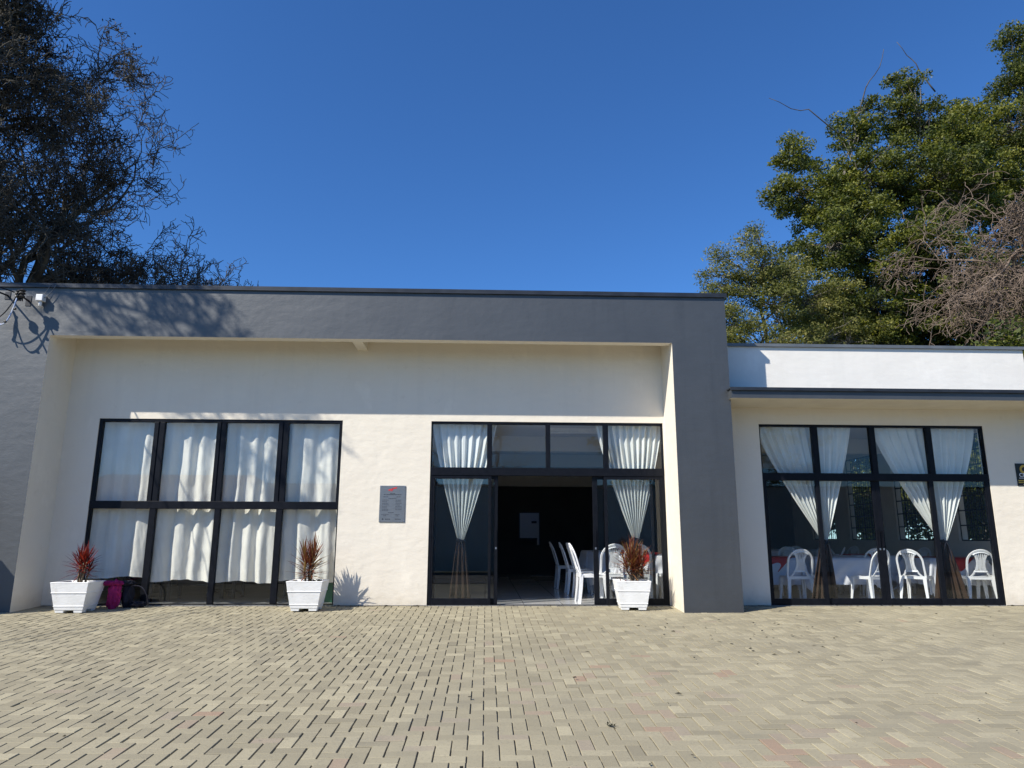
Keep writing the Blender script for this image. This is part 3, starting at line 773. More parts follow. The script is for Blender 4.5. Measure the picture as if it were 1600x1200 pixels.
g.build('lettering', M['ink'], pq)
g = MB()
def para(x, z, w_, h, sl): g.add([(x, -.0156, z), (x+w_, -.0156, z+sl), (x+w_, -.0156, z+sl+h), (x, -.0156, z+h), (x, -.0142, z), (x+w_, -.0142, z+sl), (x+w_, -.0142, z+sl+h), (x, -.0142, z+h)], [(0,1,2,3),(7,6,5,4),(0,4,5,1),(1,5,6,2),(2,6,7,3),(3,7,4,0)])
para(-.065, .198, .07, .022, .018); para(-.005, .222, .07, .020, .018); para(-.03, .190, .03, .010, .012)
g.build('emblem', M['red'], pq)
g = MB()
for sx in (-1, 1):
    for sz in (-1, 1): g.tube([(sx*.183, -.018, sz*.265), (sx*.183, -.0135, sz*.265)], .006, 10)
g.build('screw', M['steel'], pq)

sg = thing('wall_sign', 'black wall sign with gold ring and white letters at the right edge', 'sign', (8.75, 0, 2.04))
g = MB(); g.box(-.155, .155, -.012, -.001, -.18, .18); g.build('board', M['signblack'], sg)
g = MB(); n = 40; vs = []; fs = []
for k in range(n):
    a = 2*math.pi*k/n; rr = 0.076 if k % 2 else 0.070
    for rad, yv in ((0.038, -.0145), (rr, -.0145), (rr, -.0125), (.038, -.0125)): vs.append((-.02+rad*math.cos(a), yv, .085+rad*math.sin(a)))
for k in range(n):
    a, b_ = k*4, ((k+1) % n)*4
    for q in range(4): fs.append((a+q, a+(q+1) % 4, b_+(q+1) % 4, b_+q))
g.add(vs, fs)
g.box(-.14, .14, -.0135, -.0125, -.105, -.088); g.box(-.14, .14, -.0135, -.0125, -.135, -.118)
g.build('emblem', M['gold'], sg)
def textmesh(txt, size, mat, parent, loc, align='LEFT'):
    c = bpy.data.curves.new('lettering', 'FONT'); c.body = txt; c.size = size; c.align_x = align; c.extrude = 0.0006; c.offset = size*0.012
    o = bpy.data.objects.new('lettering', c); COL.objects.link(o)
    dg = bpy.context.evaluated_depsgraph_get(); me = bpy.data.meshes.new_from_object(o.evaluated_get(dg)); bpy.data.objects.remove(o)
    me.materials.clear(); me.materials.append(mat)
    ob = bpy.data.objects.new('lettering', me); COL.objects.link(ob); ob.parent = parent; ob.location = loc; ob.rotation_euler = (R(90), 0, 0)
    return ob
textmesh('CEN', 0.085, M['signwhite'], sg, (-.115, -.014, -.035))
g = MB(); x = -.12
while x < .13: w_ = rs.uniform(.006, .014); g.box(x, x+w_, -.0135, -.0125, -.062, -.050); x += w_+.004
g.box(-.06, .0, -.0135, -.0125, -.165, -.153); g.build('small_print', M['signwhite'], sg)

# ------------------------------------------------------------------ service drop on the left pier
sv = thing('cable_bracket', 'black insulator bracket with looping cables on the left grey pier', 'cable bracket', (-7.02, YF, 4.50))
g = MB()
g.box(-.02, .06, -.008, -.0005, -.06, .10); g.tube([(0.02, -.002, .02), (0.02, -.30, .05)], .014, 8); g.build('arm', M['wire'], sv)
g = MB(); g.box(-.34, -.26, -.008, -.0005, .04, .16); g.tube([(-.30, -.002, .10), (-.26, -.34, .06)], .014, 8); g.build('arm', M['wire'], sv)
for (cx, cz, cy) in ((0.02, .04, -.24), (.085, .05, -.26), (-.27, .05, -.30)):
    g = MB(); pr = [.020, .045, .022, .048, .022, .045, .020]
    g.tube([(cx, cy, cz-.07+.023*k) for k in range(7)], pr, 14); g.build('insulator', M['rubber'], sv, smooth=False)
def arc(p0, p1, sag, n=14, side=(0, 0, 0)):
    p0 = Vector(p0); p1 = Vector(p1); s = Vector(side)
    return [p0.lerp(p1, t)+Vector((0, 0, -sag*4*t*(1-t)))+s*(4*t*(1-t)) for t in np.linspace(0, 1, n)]
g = MB(); g.tube(arc((-.42, -.22, -.02), (0.02, -.26, 0), .42, 18, (.04, 0, 0)), .011, 6); g.build('cable', M['bluewire'], sv, smooth=True)
g = MB()
g.tube(arc((-.44, -.18, .12), (-.40, -.2, -.32), -.02, 10, (.05, 0, 0)), .016, 6)
g.tube(arc((-.42, -.22, .1), (-.38, -.24, -.35), .0, 10, (-.05, 0, 0)), .010, 6)
g.tube(arc((0.02, -.26, .05), (-.40, -.2, -.30), .16, 14), .009, 6)
g.tube(arc((0.1, -.26, .05), (.02, -.28, -.02), -.05, 10), .012, 6)
for k in range(5): g.tube([(-.02+.02*k, -.25, .07+.012*math.sin(k)), (-.01+.025*k, -.24, -.06), (.0+.02*k, -.25, .05)], .010, 5)
g.build('cable', M['wire'], sv, smooth=True)
g = MB()
for (p) in ((-.39, -.2, -.31), (-.1, -.26, -.39), (.01, -.26, -.19)): g.tube([(p[0]-.014, p[1], p[2]), (p[0]+.014, p[1], p[2])], .018, 8)
g.build('clamp', M['rubber'], sv)
g = MB()
# span wires coming in over the yard from the street pole
g.tube(arc((-.02, -.28, .06), (-9.0, -17.0, 3.2), .5, 30), .010, 5); g.tube(arc((-.27, -.32, .06), (-9.3, -17.0, 2.9), .5, 30), .012, 5)
g.build('span_wire', M['wire'], sv, smooth=True)
jb = thing('junction_box', 'small white junction box with a bulb socket under the coping', 'junction box', (-6.79, YF, 4.50))
g = MB(); g.box(-.05, .05, -.10, -.001, -.0, .10); g.build('box', M['white_plastic'], jb, bevel=.006)
g = MB(); g.tube([(0, -.05, -.002), (0, -.05, -.03), (0, -.05, -.07), (0, -.05, -.085)], [.02, .026, .024, .008], 12); g.build('socket', M['white_plastic'], jb, smooth=True)
g = MB(); g.tube(arc((.05, -.06, .05), (.20, -.05, .27), .03, 10), .005, 6); g.tube(arc((.02, -.05, .10), (.11, -.04, .27), .02, 10), .004, 6); g.build('cable', M['capgrey'], jb, smooth=True)

# ------------------------------------------------------------------ planters and dracaenas
def planter(x, y, rz, label):
    p = thing('planter', label, 'planter', (x, y, gz(y)+0.002), R(rz), 'white concrete planters')
    g = MB(); s = 1
    def ring(z, h): return [(-h, -h, z), (h, -h, z), (h, h, z), (-h, h, z)]
    lv = [(0.035, .190), (0.085, .200), (0.0851, .206), (.092, .206), (.095, .202), (.265, .232), (.2651, .240), (.273, .240), (.276, .236), (.395, .254), (.405, .258), (.412, .254), (.412, .222), (.36, .212)]
    vs = []; fs = []
    for z, h in lv: vs += ring(z, h)
    for k in range(len(lv)-1):
        for j in range(4): fs.append((k*4+j, k*4+(j+1) % 4, k*4+4+(j+1) % 4, k*4+4+j))
    fs.append((3, 2, 1, 0))
    g.add(vs, fs)
    for sx in (-1, 1):
        for sy in (-1, 1): g.frustum(sx*.125, sy*.125, 0, .0345, .055, .055, .060, .060)
    m_ = simple('planter_paint', (0.86, 0.86, 0.85), 0.6, (0.80, 0.80, 0.78), 5, bump=[(7, .35, 4, (1, 1, 2)), (26, .15, 4, (1, 1, 2))], dist=.012) if 'planter_paint' not in M else M['planter_paint']
    nt_ = m_.node_tree
    if 'planter_paint' not in M:
        bs = nt_.nodes['Principled BSDF']; src = bs.inputs['Base Color'].links[0].from_socket
        nt_.links.new(noisemix(nt_, src, (0.42, 0.38, 0.31), 7, detail=8, lo=0.60, hi=0.95, rough=0.7, stretch=(1, 1, .5)), bs.inputs['Base Color'])
    M['planter_paint'] = m_
    g.build('pot', m_, p, bevel=.003)
    # soil mound
    N = 14; vs = []; fs = []
    for j in range(N+1):
        for i in range(N+1):
            a = (i/N*2-1)*.212; b_ = (j/N*2-1)*.212
            vs.append((a, b_, .362+.03*(1-(a/.212)**2)*(1-(b_/.212)**2)+.012*noise.noise(Vector((a*25, b_*25, x)))))
    for j in range(N):
        for i in range(N):
            q = j*(N+1)+i; fs.append((q, q+1, q+N+2, q+N+1))
    g = MB(); g.add(vs, fs); g.build('soil', M['soil'], p)
    return p
def dracaena(x, y, z, label, mat, heads, seed, group='dracaenas in white planters'):
    rs = random.Random(seed)
    p = thing('dracaena', label, 'plant', (x, y, z), 0, group)
    g = MB(); lv = []; lf = []; at = []
    for (bx_, by_, tx_, ty_, h0, h1, n, L, up) in heads:
        pts = [Vector((bx_, by_, 0)).lerp(Vector((tx_, ty_, h1)), t)+Vector((.012*math.sin(t*5+seed), .01*math.cos(t*4), 0)) for t in np.linspace(0, 1, 7)]
        g.tube(pts, [.016-.008*t for t in np.linspace(0, 1, 7)], 7)
        for k in range(n):
            f_ = (k+rs.random())/n
            hz = h0+(h1-h0)*f_; t = hz/h1; base = Vector((bx_, by_, 0)).lerp(Vector((tx_, ty_, h1)), t); base.z = hz
            az = k*2.39996+rs.uniform(-.3, .3)
            el = R(up[0]+(up[1]-up[0])*f_ + rs.uniform(-12, 12))
            ln = L*rs.uniform(.75, 1.12)*(0.85+0.15*math.sin(f_*3.1)); wd = rs.uniform(.0065, .0105)
            d = Vector((math.cos(az)*math.cos(el), math.sin(az)*math.cos(el), math.sin(el)))
            side = Vector((-math.sin(az), math.cos(az), 0)); droop = rs.uniform(.05, .28)*math.cos(el)
            o = len(lv); seg = 5
            for q in range(seg+1):
                s = q/seg; c = base + d*ln*s + Vector((0, 0, -droop*ln*s*s*1.3))
                w_ = wd*(math.sin(math.pi*min(1, .25+s*.75))**.6 if s < 1 else 0.02)
                nrm = side.cross(d).normalized()*w_*.35
                lv += [tuple(c-side*w_+nrm), tuple(c), tuple(c+side*w_+nrm)]
            rv_ = rs.random()
            for q in range(seg):
                a = o+q*3; lf += [(a, a+1, a+4, a+3), (a+1, a+2, a+5, a+4)]; at += [rv_, rv_]
    g.build('stem', M['stemred'], p, smooth=True)
    npmesh('leaves', np.array(lv), np.array(lf), mat, p, np.array(at))
    return p
pz = .375
P1 = (-5.78, -.585); P2 = (-2.585, -.42); P3 = (2.19, -.33)
planter(*P1, 2, 'white concrete planter in the corner beside the pink jacket')
planter(*P2, 1, 'white concrete planter in front of the left window, nearest the plaque')
planter(*P3, -4, 'white concrete planter at the right side of the entrance')
dracaena(P1[0]+.02, P1[1], gz(P1[1])+pz, 'short crimson dracaena on bare clustered stems', M['redleaf'],
         [(-.03, .02, -.05, .02, .16, .34, 50, .29, (0, 80)), (.03, -.02, .06, .0, .18, .36, 50, .29, (0, 80)), (0, 0, .0, .02, .12, .32, 40, .29, (-5, 80)), (.06, .03, .09, .04, .10, .24, 25, .18, (0, 70))], 4)
dracaena(P2[0]+.0, P2[1], gz(P2[1])+pz, 'tall rust coloured dracaena in front of the sunlit curtain', M['rustleaf'],
         [(-.04, 0, -.08, .0, .06, .40, 75, .33, (5, 78)), (.03, .01, .06, .02, .06, .44, 85, .34, (5, 84)), (.0, .03, .01, .07, .08, .40, 60, .32, (5, 80))], 9)
dracaena(P3[0]+.03, P3[1], gz(P3[1])+pz, 'bushy rust coloured dracaena by the entrance doors', M['rustleaf'],
         [(-.02, 0, -.04, .0, .12, .36, 60, .38, (5, 82)), (.03, .01, .09, .02, .14, .34, 60, .36, (0, 72)), (.0, .03, .01, .05, .14, .40, 55, .38, (10, 84)), (.04, -.02, .14, -.03, .12, .30, 40, .32, (5, 65)), (-.03, -.02, -.13, -.03, .12, .28, 35, .30, (5, 65))], 13)
def rosette(x, y, z, s, label, seed):
    rs = random.Random(seed); lv = []; lf = []; at = []
    for k in range(26):
        az = k*2.4; el = R(15+62*(k/26)); L = s*(1.1-.6*k/26); w_ = s*.28
        d = Vector((math.cos(az)*math.cos(el), math.sin(az)*math.cos(el), math.sin(el))); sd_ = Vector((-math.sin(az), math.cos(az), 0)); up = sd_.cross(d)*-.15*s
        o = len(lv)
        for q, ww in ((0, .3), (.45, 1), (.8, .8), (1, .1)):
            c = d*L*q; lv += [tuple(c-sd_*w_*ww), tuple(c+up), tuple(c+sd_*w_*ww)]
        for q in range(3): a = o+q*3; lf += [(a, a+1, a+4, a+3), (a+1, a+2, a+5, a+4)]; at += [rs.random()]*2
    o = npmesh('succulent', np.array(lv), np.array(lf), M['succ'], None, np.array(at)); o.location = (x, y, z)
    tag(o, label, 'succulent', 'succulents in the planters')
zp = gz(P1[1])+.372
for i, (dx, dy, s, lb) in enumerate([(-.10, -.15, .045, 'larger pale succulent at the front left of the crimson plant'), (-.04, -.16, .035, 'small succulent between its larger neighbours at the planter front'),
        (.04, -.14, .04, 'succulent in front of the crimson dracaena stems'), (.11, -.12, .035, 'succulent near the white pebbles'), (-.15, -.10, .035, 'succulent closest to the left rim of the corner planter')]):
    rosette(P1[0]+dx, P1[1]+dy, zp+.01, s, lb, i)
g = MB()
for k in range(9):
    x = .10+.09*rs.random(); y = -.10+.18*rs.random(); r_ = .012+.01*rs.random()
    g.tube([(x-r_, y, .385), (x-r_*.5, y, .388), (x+r_*.5, y, .388), (x+r_, y, .385)], [r_*.3, r_*.8, r_*.8, r_*.3], 7)
o = g.build('pebbles', M['pebble'], None, smooth=True); o.location = (P1[0], P1[1], gz(P1[1])); tag(o, 'white pebbles on the soil of the corner planter', 'pebbles', kind='stuff')
def tuft(x, y, z, s, mat, name, label, cat, n=40, seed=1, group=None):
    rs = random.Random(seed); lv = []; lf = []; at = []
    for k in range(n):
        az = rs.uniform(0, 6.28); el = R(rs.uniform(5, 70)); L = s*rs.uniform(.4, 1); b0 = Vector((rs.gauss(0, s*.35), rs.gauss(0, s*.35), 0))
        d = Vector((math.cos(az)*math.cos(el), math.sin(az)*math.cos(el), math.sin(el))); sd_ = Vector((-math.sin(az), math.cos(az), 0))*s*.10; o = len(lv)
        lv += [tuple(b0-sd_*.3), tuple(b0+sd_*.3), tuple(b0+d*L*.6+sd_), tuple(b0+d*L*.6-sd_)]
        lv += [tuple(b0+d*L+sd_*.1+Vector((0, 0, -.15*L))), tuple(b0+d*L-sd_*.1+Vector((0, 0, -.15*L)))]
        lf += [(o, o+1, o+2, o+3), (o+3, o+2, o+4, o+5)]; at += [rs.random()]*2
    o = npmesh(name, np.array(lv), np.array(lf), mat, None, np.array(at)); o.location = (x, y, z); tag(o, label, cat, group)
zz = gz(P2[1])+.372
tuft(P2[0]+.12, P2[1]-.05, zz, .10, M['mossleaf'], 'groundcover_plant', 'low dark green plant at the right of the rust dracaena stems', 'plant', 70, 3)
tuft(P2[0]-.13, P2[1]-.10, zz, .06, M['mossleaf'], 'groundcover_plant', 'low green sprig at the left rim of the middle planter', 'plant', 40, 4)
tuft(P3[0]-.05, P3[1]-.08, gz(P3[1])+.372, .06, M['rustleaf'], 'groundcover_plant', 'low reddish sprigs on the soil of the entrance planter', 'plant', 80, 5)
tuft(P3[0]-.12, P3[1]-.12, gz(P3[1])+.372, .10, M['redleaf'], 'groundcover_plant', 'small red shoot at the left rim of the entrance planter', 'plant', 14, 6)

# weeds and litter on the paving
gw = 'weeds between the pavers'
tuft(-.36, -7.55, gz(-7.55), .045, M['leaf'], 'weed', 'green weed between pavers near the bottom centre', 'weed', 22, 8, gw)
tuft(-2.9, -7.35, gz(-7.35), .035, M['deadleaf'], 'weed', 'flat brown weed in the left foreground', 'weed', 26, 9, gw)
tuft(.88, -6.0, gz(-6.0), .045, M['mossleaf'], 'weed', 'straggly brown green weed beside the reddish pavers', 'weed', 26, 10, gw)
tuft(2.0, -8.35, gz(-8.35), .05, M['deadleaf'], 'weed', 'dry grass tuft at the bottom edge right of centre', 'weed', 46, 12, gw)
def litter():
    n = 420; V = []; F = []; at = []
    for k in range(n):
        if k < 70: x = rng.normal(2.9, .9); y = rng.normal(-2.6, .6)
        elif k < 230: x = rng.uniform(-8, 9); y = rng.uniform(-8.5, -.3)
        else: x = rng.uniform(-6.5, 8.9); y = -abs(rng.normal(0, .07))-.03
        y = min(y, -.05)
        z = gz(y)+.012; a = rng.uniform(0, 6.28); L = rng.uniform(.012, .035); w_ = L*rng.uniform(.3, .6)
        d = np.array([math.cos(a), math.sin(a), 0]); s = np.array([-math.sin(a), math.cos(a), 0]); c = np.array([x, y, z]); o = len(V)
        up = np.array([0, 0, rng.uniform(.002, .012)])
        V += [c-d*L, c+s*w_*.7+up, c+d*L+up*.5, c-s*w_*.7]; F.append((o, o+1, o+2, o+3)); at.append(rng.random())
    o = npmesh('fallen_leaves', np.array(V), np.array(F), M['deadleaf'], None, np.array(at)); tag(o, 'dry leaf litter scattered over the pavers', 'leaf litter', kind='stuff')
litter()

# ------------------------------------------------------------------ jacket and bag beside the corner planter
def lump(name, mat, loc, sc, seed, amp, freq, parent=None, ridge=0):
    bm = bmesh.new(); bmesh.ops.create_icosphere(bm, subdivisions=5, radius=1)
    for v in bm.verts:
        p = v.co.copy(); n = noise.noise(p*freq+Vector((seed, 0, 0))); n2 = noise.noise(p*freq*2.7+Vector((0, seed, 0)))
        f_ = 1+amp*n+amp*.5*n2 + ridge*math.sin(p.x*14+3*n+p.y*6)*(1-abs(p.z))
        v.co = Vector((p.x*sc[0], p.y*sc[1], p.z*sc[2]))*f_
    me = bpy.data.meshes.new(name); bm.to_mesh(me); bm.free(); me.materials.append(mat)
    for q in me.polygons: q.use_smooth = True
    o = bpy.data.objects.new(name, me); COL.objects.link(o); o.location = loc
    if parent: o.parent = parent
    return o
jk = thing('jacket', 'pink fleece jacket slumped over the dark bag beside the corner planter', 'jacket', (-5.40, -.30, 0))
lump('body', M['pink'], (-.01, -.0, .16), (.085, .09, .19), 2.0, .32, 2.6, jk, .08)
lump('sleeve', M['pink'], (-.07, -.05, .35), (.13, .055, .033), 5.0, .35, 3, jk, .05)
lump('hood', M['pink'], (-.0, .02, .34), (.09, .07, .04), 6.0, .4, 3.2, jk, .05)
bgp = thing('bag', 'dark nylon bag slumped against the left window frame', 'bag', (-5.27, -.20, 0))
lump('body', M['darkcloth'], (-.01, .04, .175), (.085, .08, .19), 3.0, .3, 2.0, bgp, .04)
lump('flap', M['darkcloth'], (-.02, .0, .345), (.11, .08, .035), 8.0, .4, 3.0, bgp, .04)
lump('pocket', M['darkcloth'], (.15, .04, .04), (.12, .07, .042), 9.0, .35, 3.0, bgp, .04)
g = MB(); g.tube(arc((.08, -.05, .3), (.33, -.02, .02), -.10, 12, (.06, -.03, 0)), .010, 6); g.build('strap', M['darkcloth'], bgp, smooth=True)

# ------------------------------------------------------------------ trees
def quad_leaves(cent, size, n, aspect=0.5, droop=0.35):
    """n leaf quads (folded) at given centres array (n,3)"""
    az = rng.uniform(0, 2*np.pi, n); el = rng.normal(-droop, 0.5, n)
    d = np.stack([np.cos(az)*np.cos(el), np.sin(az)*np.cos(el), np.sin(el)], 1)
    rnd_ = rng.normal(size=(n, 3)); s = np.cross(d, rnd_); s /= np.linalg.norm(s, axis=1)[:, None]+1e-9
    up = rng.normal(0, .5, (n, 1))*np.array([0, 0, 1]); s = s + np.cross(d, up)*0.3
    L = size*rng.uniform(.6, 1.25, n)[:, None]; w_ = L*aspect*.5
    V = np.stack([cent-d*L*.5, cent+s*w_-d*L*.05, cent+d*L*.5, cent-s*w_-d*L*.05], 1)
    return V.reshape(-1, 3), np.arange(n*4).reshape(-1, 4)

def limb_points(p0, p1, wob, n=7, sag=0.0):
    p0 = Vector(p0); p1 = Vector(p1); L = (p1-p0).length; out = []
    ph = random.uniform(0, 9)
    for t in np.linspace(0, 1, n):
        q = p0.lerp(p1, t); k = math.sin(math.pi*t)*wob*L
        q += Vector((noise.noise(Vector((t*3, ph, 0))), noise.noise(Vector((t*3, 0, ph))), noise.noise(Vector((ph, t*3, 0)))+0.25-sag))*k
        out.append(q)
    return out

def leafy_tree(label, base, lobes, mat, barkmat, leafsize, dens, trunk_r, group, clump_r=0.37, aspect=.5, nclump=44, seed=0, lpc=175, name='leafy_tree'):
    random.seed(seed)
    t = thing(name, label, 'tree', base, 0, group)
    g = MB(); B = Vector(base)
    cx = sum(l[0]*l[3] for l in lobes)/sum(l[3] for l in lobes); cy = sum(l[1]*l[3] for l in lobes)/sum(l[3] for l in lobes)
    zmin = min(l[2] for l in lobes); fork = Vector((cx*.5+B.x*.5, cy, max(2.0, zmin*.55)))-B
    g.tube(limb_points((0, 0, -.3), fork, .08, 8), [trunk_r*(1-.35*i/7) for i in range(8)], 12)
    top = Vector((cx, cy, zmin+(max(l[2] for l in lobes)-zmin)*.62))-B
    main = limb_points(fork, top, .22, 10); g.tube(main, [trunk_r*.62*(1-.85*i/9)+.015 for i in range(10)], 9)
    cents = []; rads = []; tone = []
    for (x, y, z, r_) in lobes:
        c = Vector((x, y, z))-B
        # limb from the nearest lower point of the stem
        cand = [m_ for m_ in main+[fork] if m_.z < c.z-.2] or [fork]
        s = min(cand, key=lambda m_: (m_-c).length)
        lp = limb_points(s, c, .16, 8); g.tube(lp, [max(.02, trunk_r*.17*(1-.8*i/7))*min(1.4, .5+r_*.5) for i in range(8)], 7)
        ncl = max(4, int(nclump*r_*r_))
        lt_ = random.uniform(-.08, .10)
        for k in range(ncl):
            # clumps mostly near the lobe's surface
            dv = Vector((random.gauss(0, 1), random.gauss(0, 1), random.gauss(0, 1))).normalized()
            rr = r_*random.uniform(.45, 1.05) if random.random() < .85 else r_*random.uniform(1.0, 1.3)
            cc = c + Vector((dv.x*rr, dv.y*rr, dv.z*rr*.85))
            cents.append(cc); rads.append(clump_r*random.uniform(.55, 1.25)); tone.append(lt_+random.uniform(-.18, .18))
            if random.random() < .75:
                src = lp[random.randint(4, 7)]; g.tube(limb_points(src, cc, .12, 5), [.022, .018, .014, .010, .006], 4, cap=False)
    g.build('trunk', barkmat, t, smooth=True)
    C_ = np.array(cents); rd = np.array(rads); tn = np.array(tone)
    per = np.maximum(6, (lpc*dens*(rd/clump_r)**2)).astype(int)
    idx = np.repeat(np.arange(len(C_)), per); n = len(idx)
    off = rng.normal(size=(n, 3)); off /= np.linalg.norm(off, axis=1)[:, None]
    off *= (rng.random((n, 1))**.5)*rd[idx][:, None]*1.15; off[:, 2] *= .52
    V, Q = quad_leaves(C_[idx]+off, leafsize, n, aspect)
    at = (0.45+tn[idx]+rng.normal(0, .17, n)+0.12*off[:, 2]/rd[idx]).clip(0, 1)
    npmesh('crown', V, Q, mat, t, at)
    return t

gl = 'leafy trees behind the lower wing'
BIG = [(13.8,12.6,7.2,1.6),(11.0,12.0,14.6,0.75),(10.6,12.2,13.2,0.72),(12.2,12.0,13.0,1.30),(13.9,13.0,16.2,0.80),(14.5,13.0,17.4,0.42),(14.1,12.0,13.9,1.5),(11.9,11.2,10.9,1.55),(13.2,11.4,8.8,1.8),(12.0,12.0,8.4,1.5),(12.9,11.6,12.1,1.2)]
BIG2 = [(15.5,12.8,7.6,1.8),(19.2,13,7.4,1.8),(16.2,13.0,18.3,0.66),(16.3,13.0,16.8,1.1),(16.2,12.0,13.6,1.75),(14.9,11.2,10.6,1.8),(18.4,13.0,16.8,1.25),(18.7,13.0,13.9,1.8),(16.5,12.0,8.7,2.0),(17.6,12.4,15.4,1.1),(18.2,12.0,9.2,1.8)]
BIG3 = [(21.5,13.5,8,2),(21.0,14.0,17.3,1.6),(21.5,13.5,20.7,.75),(21.4,13.5,19.1,0.9),(21.0,14.0,13.7,1.9),(20.2,14.0,10.0,1.9),(22.6,14.0,15.5,1.8)]
leafy_tree('broad green tree whose lobes reach furthest left over the wing', (12.8,12.5,0), BIG, M['leaf'], M['bark2'], .115, 1.0, .28, gl, seed=2)
leafy_tree('tall dark green tree in the middle of the right group', (16.8,13,0), BIG2, M['leaf'], M['bark2'], .115, 1.0, .30, gl, seed=3)
leafy_tree('tallest green tree cut by the right edge of the picture', (21.2,14.2,0), BIG3, M['leaf'], M['bark2'], .115, .9, .30, gl, seed=4)
SM = [(7.0,9.0,9.35,0.36),(8.1,9.0,9.8,0.42),(8.35,9.0,9.1,0.72),(7.1,9.0,8.5,0.66),(9.8,10.0,9.3,0.85),(8.8,9.0,7.9,1.05),(7.4,9.0,7.2,0.8),(10.4,10.0,8.3,1.1),(8.3,9.0,10.35,0.18),(8.2,9.0,6.6,1.0),(6.75,9.0,9.0,.25),(9.6,9.4,6.6,1.0),(11.3,9.8,7.0,1.0),(6.95,9.4,7.7,.7),(7.9,9.2,8.6,.8),(7.2,9.0,6.6,.7),(9.0,9.4,8.9,.8)]
leafy_tree('smaller yellow green feathery tree rising beside the grey tower', (8.9,9.6,0), SM, M['leaf2'], M['bark2'], .10, 1.3, .16, gl, clump_r=.33, aspect=.32, nclump=50, seed=5, lpc=100)
HB = [(10.6,.6,3.6,.9),(10.8,2.0,4.2,1.0),(10.8,3.4,4.4,1.0),(10.9,4.8,4.3,1.0),(11,6.2,4.4,1.0),(11,7.6,4.2,1.0),(10.6,1.5,1.6,.8),(10.6,5,1.6,.8),(10.5,3.2,1.7,.8),(10.5,6.4,1.7,.8),(10.6,8,2.0,1.0),(10.8,9.5,1.8,1.1),(10.5,0,2.4,.9),(10.8,9.2,3.4,1.3),(11.2,1.2,2.2,1.1),(11.4,3.6,2.5,1.2),(11.6,6.2,2.4,1.3),(12.0,8.6,2.7,1.2),(12.6,2.4,3.0,1.2),(13,5,3.3,1.3)]
leafy_tree('bushy green hedge tree seen through the barred side windows', (11.8,4.5,0), HB, M['leaf'], M['bark2'], .12, .8, .10, None, clump_r=.45, nclump=44, seed=6, name='hedge_tree')
tr = thing('whip_branch', 'long bare shoots standing out of the green crown against the sky', 'branch', (12.6, 12.5, 14))
g = MB()
for a, b_ in (((1.2, 0, 1.6), (-2.0, 0, 3.4)), ((1.6, .3, 3), (2.9, .3, 5.9)), ((4.9, .5, 4.2), (3.6, .5, 6.4))):
    g.tube(limb_points(a, b_, .10, 9), [.03-.0026*i for i in range(9)], 5)
bpy.data.objects.remove(tr)
so_ = [o for o in bpy.data.objects if o.name == 'leafy_tree'][0]
sh = g.build('shoot', M['darktwig'], so_, smooth=True); sh.location = (-.2, 0, 14)

def grow(g, p, d, L, r_, lev, maxlev, P, tips, mats=0):
    nseg = P['seg'][lev]; pts = [p.copy()]; rs_ = [max(r_, .0095)]; dd = d.copy(); q = p.copy(); endr = r_*P['taper'][lev]
    for i in range(nseg):
        wv = Vector((random.gauss(0, 1), random.gauss(0, 1), random.gauss(0, 1)))*P['wob'][lev]
        dd = (dd + wv + Vector((0, 0, P['lift'][lev]))).normalized(); q = q + dd*(L/nseg)
        pts.append(q.copy()); rs_.append(max(r_+(endr-r_)*(i+1)/nseg, .0085))
    g.tube(pts, rs_, P['sides'][lev], cap=False)
    if lev >= maxlev:
        tips.append(pts[-1]); return
    nc = P['n'][lev]
    for k in range(nc):
        f_ = P['start'][lev] + (1-P['start'][lev])*(k+random.random())/nc
        i = min(nseg-1, int(f_*nseg)); t = f_*nseg-i; bp = pts[i].lerp(pts[i+1], t); ax = (pts[i+1]-pts[i]).normalized()
        side = ax.orthogonal().normalized(); side.rotate(Matrix.Rotation(random.uniform(0, 6.283), 3, ax))
        an = R(random.uniform(*P['ang'][lev])); nd = (ax*math.cos(an)+side*math.sin(an)).normalized()
        if 'bias' in P: nd = (nd + P['bias']*random.uniform(0, 1)).normalized()
        grow(g, bp, nd, L*P['len'][lev]*random.uniform(.65, 1.2)*(1-.35*f_), (r_+(endr-r_)*f_)*P['rad'][lev], lev+1, maxlev, P, tips)

def bare_tree(label, base, limbs, P, maxlev, barkmat, leafn, leafsize, seed, group, trunk=None, leafmat=None, leafspread=.15, name='bare_tree'):
    random.seed(seed); t = thing(name, label, 'tree', base, 0, group); g = MB(); tips = []
    if trunk: g.tube(limb_points((0, 0, -.3), trunk[0], .08, 8), [trunk[1]*(1-.4*i/7) for i in range(8)], 10)
    for (p, d, L, r_) in limbs: grow(g, Vector(p), Vector(d).normalized(), L, r_, 0, maxlev, P, tips)
    g.build('trunk', barkmat, t, smooth=True)
    if leafn:
        C_ = np.array([tuple(p) for p in tips]); idx = rng.integers(0, len(C_), leafn*2)
        # leaves gather on some twigs only
        keep = np.array([noise.noise(Vector(C_[i])*0.9+Vector((seed, 0, 0))) for i in range(len(C_))]) > 0.03
        idx = idx[keep[idx]][:leafn]; n = len(idx)
        V, Q = quad_leaves(C_[idx]+rng.normal(0, leafspread, (n, 3)), leafsize, n, .5, .8)
        npmesh('crown', V, Q, leafmat or M['deadleaf'], t, rng.random(n))
    return t
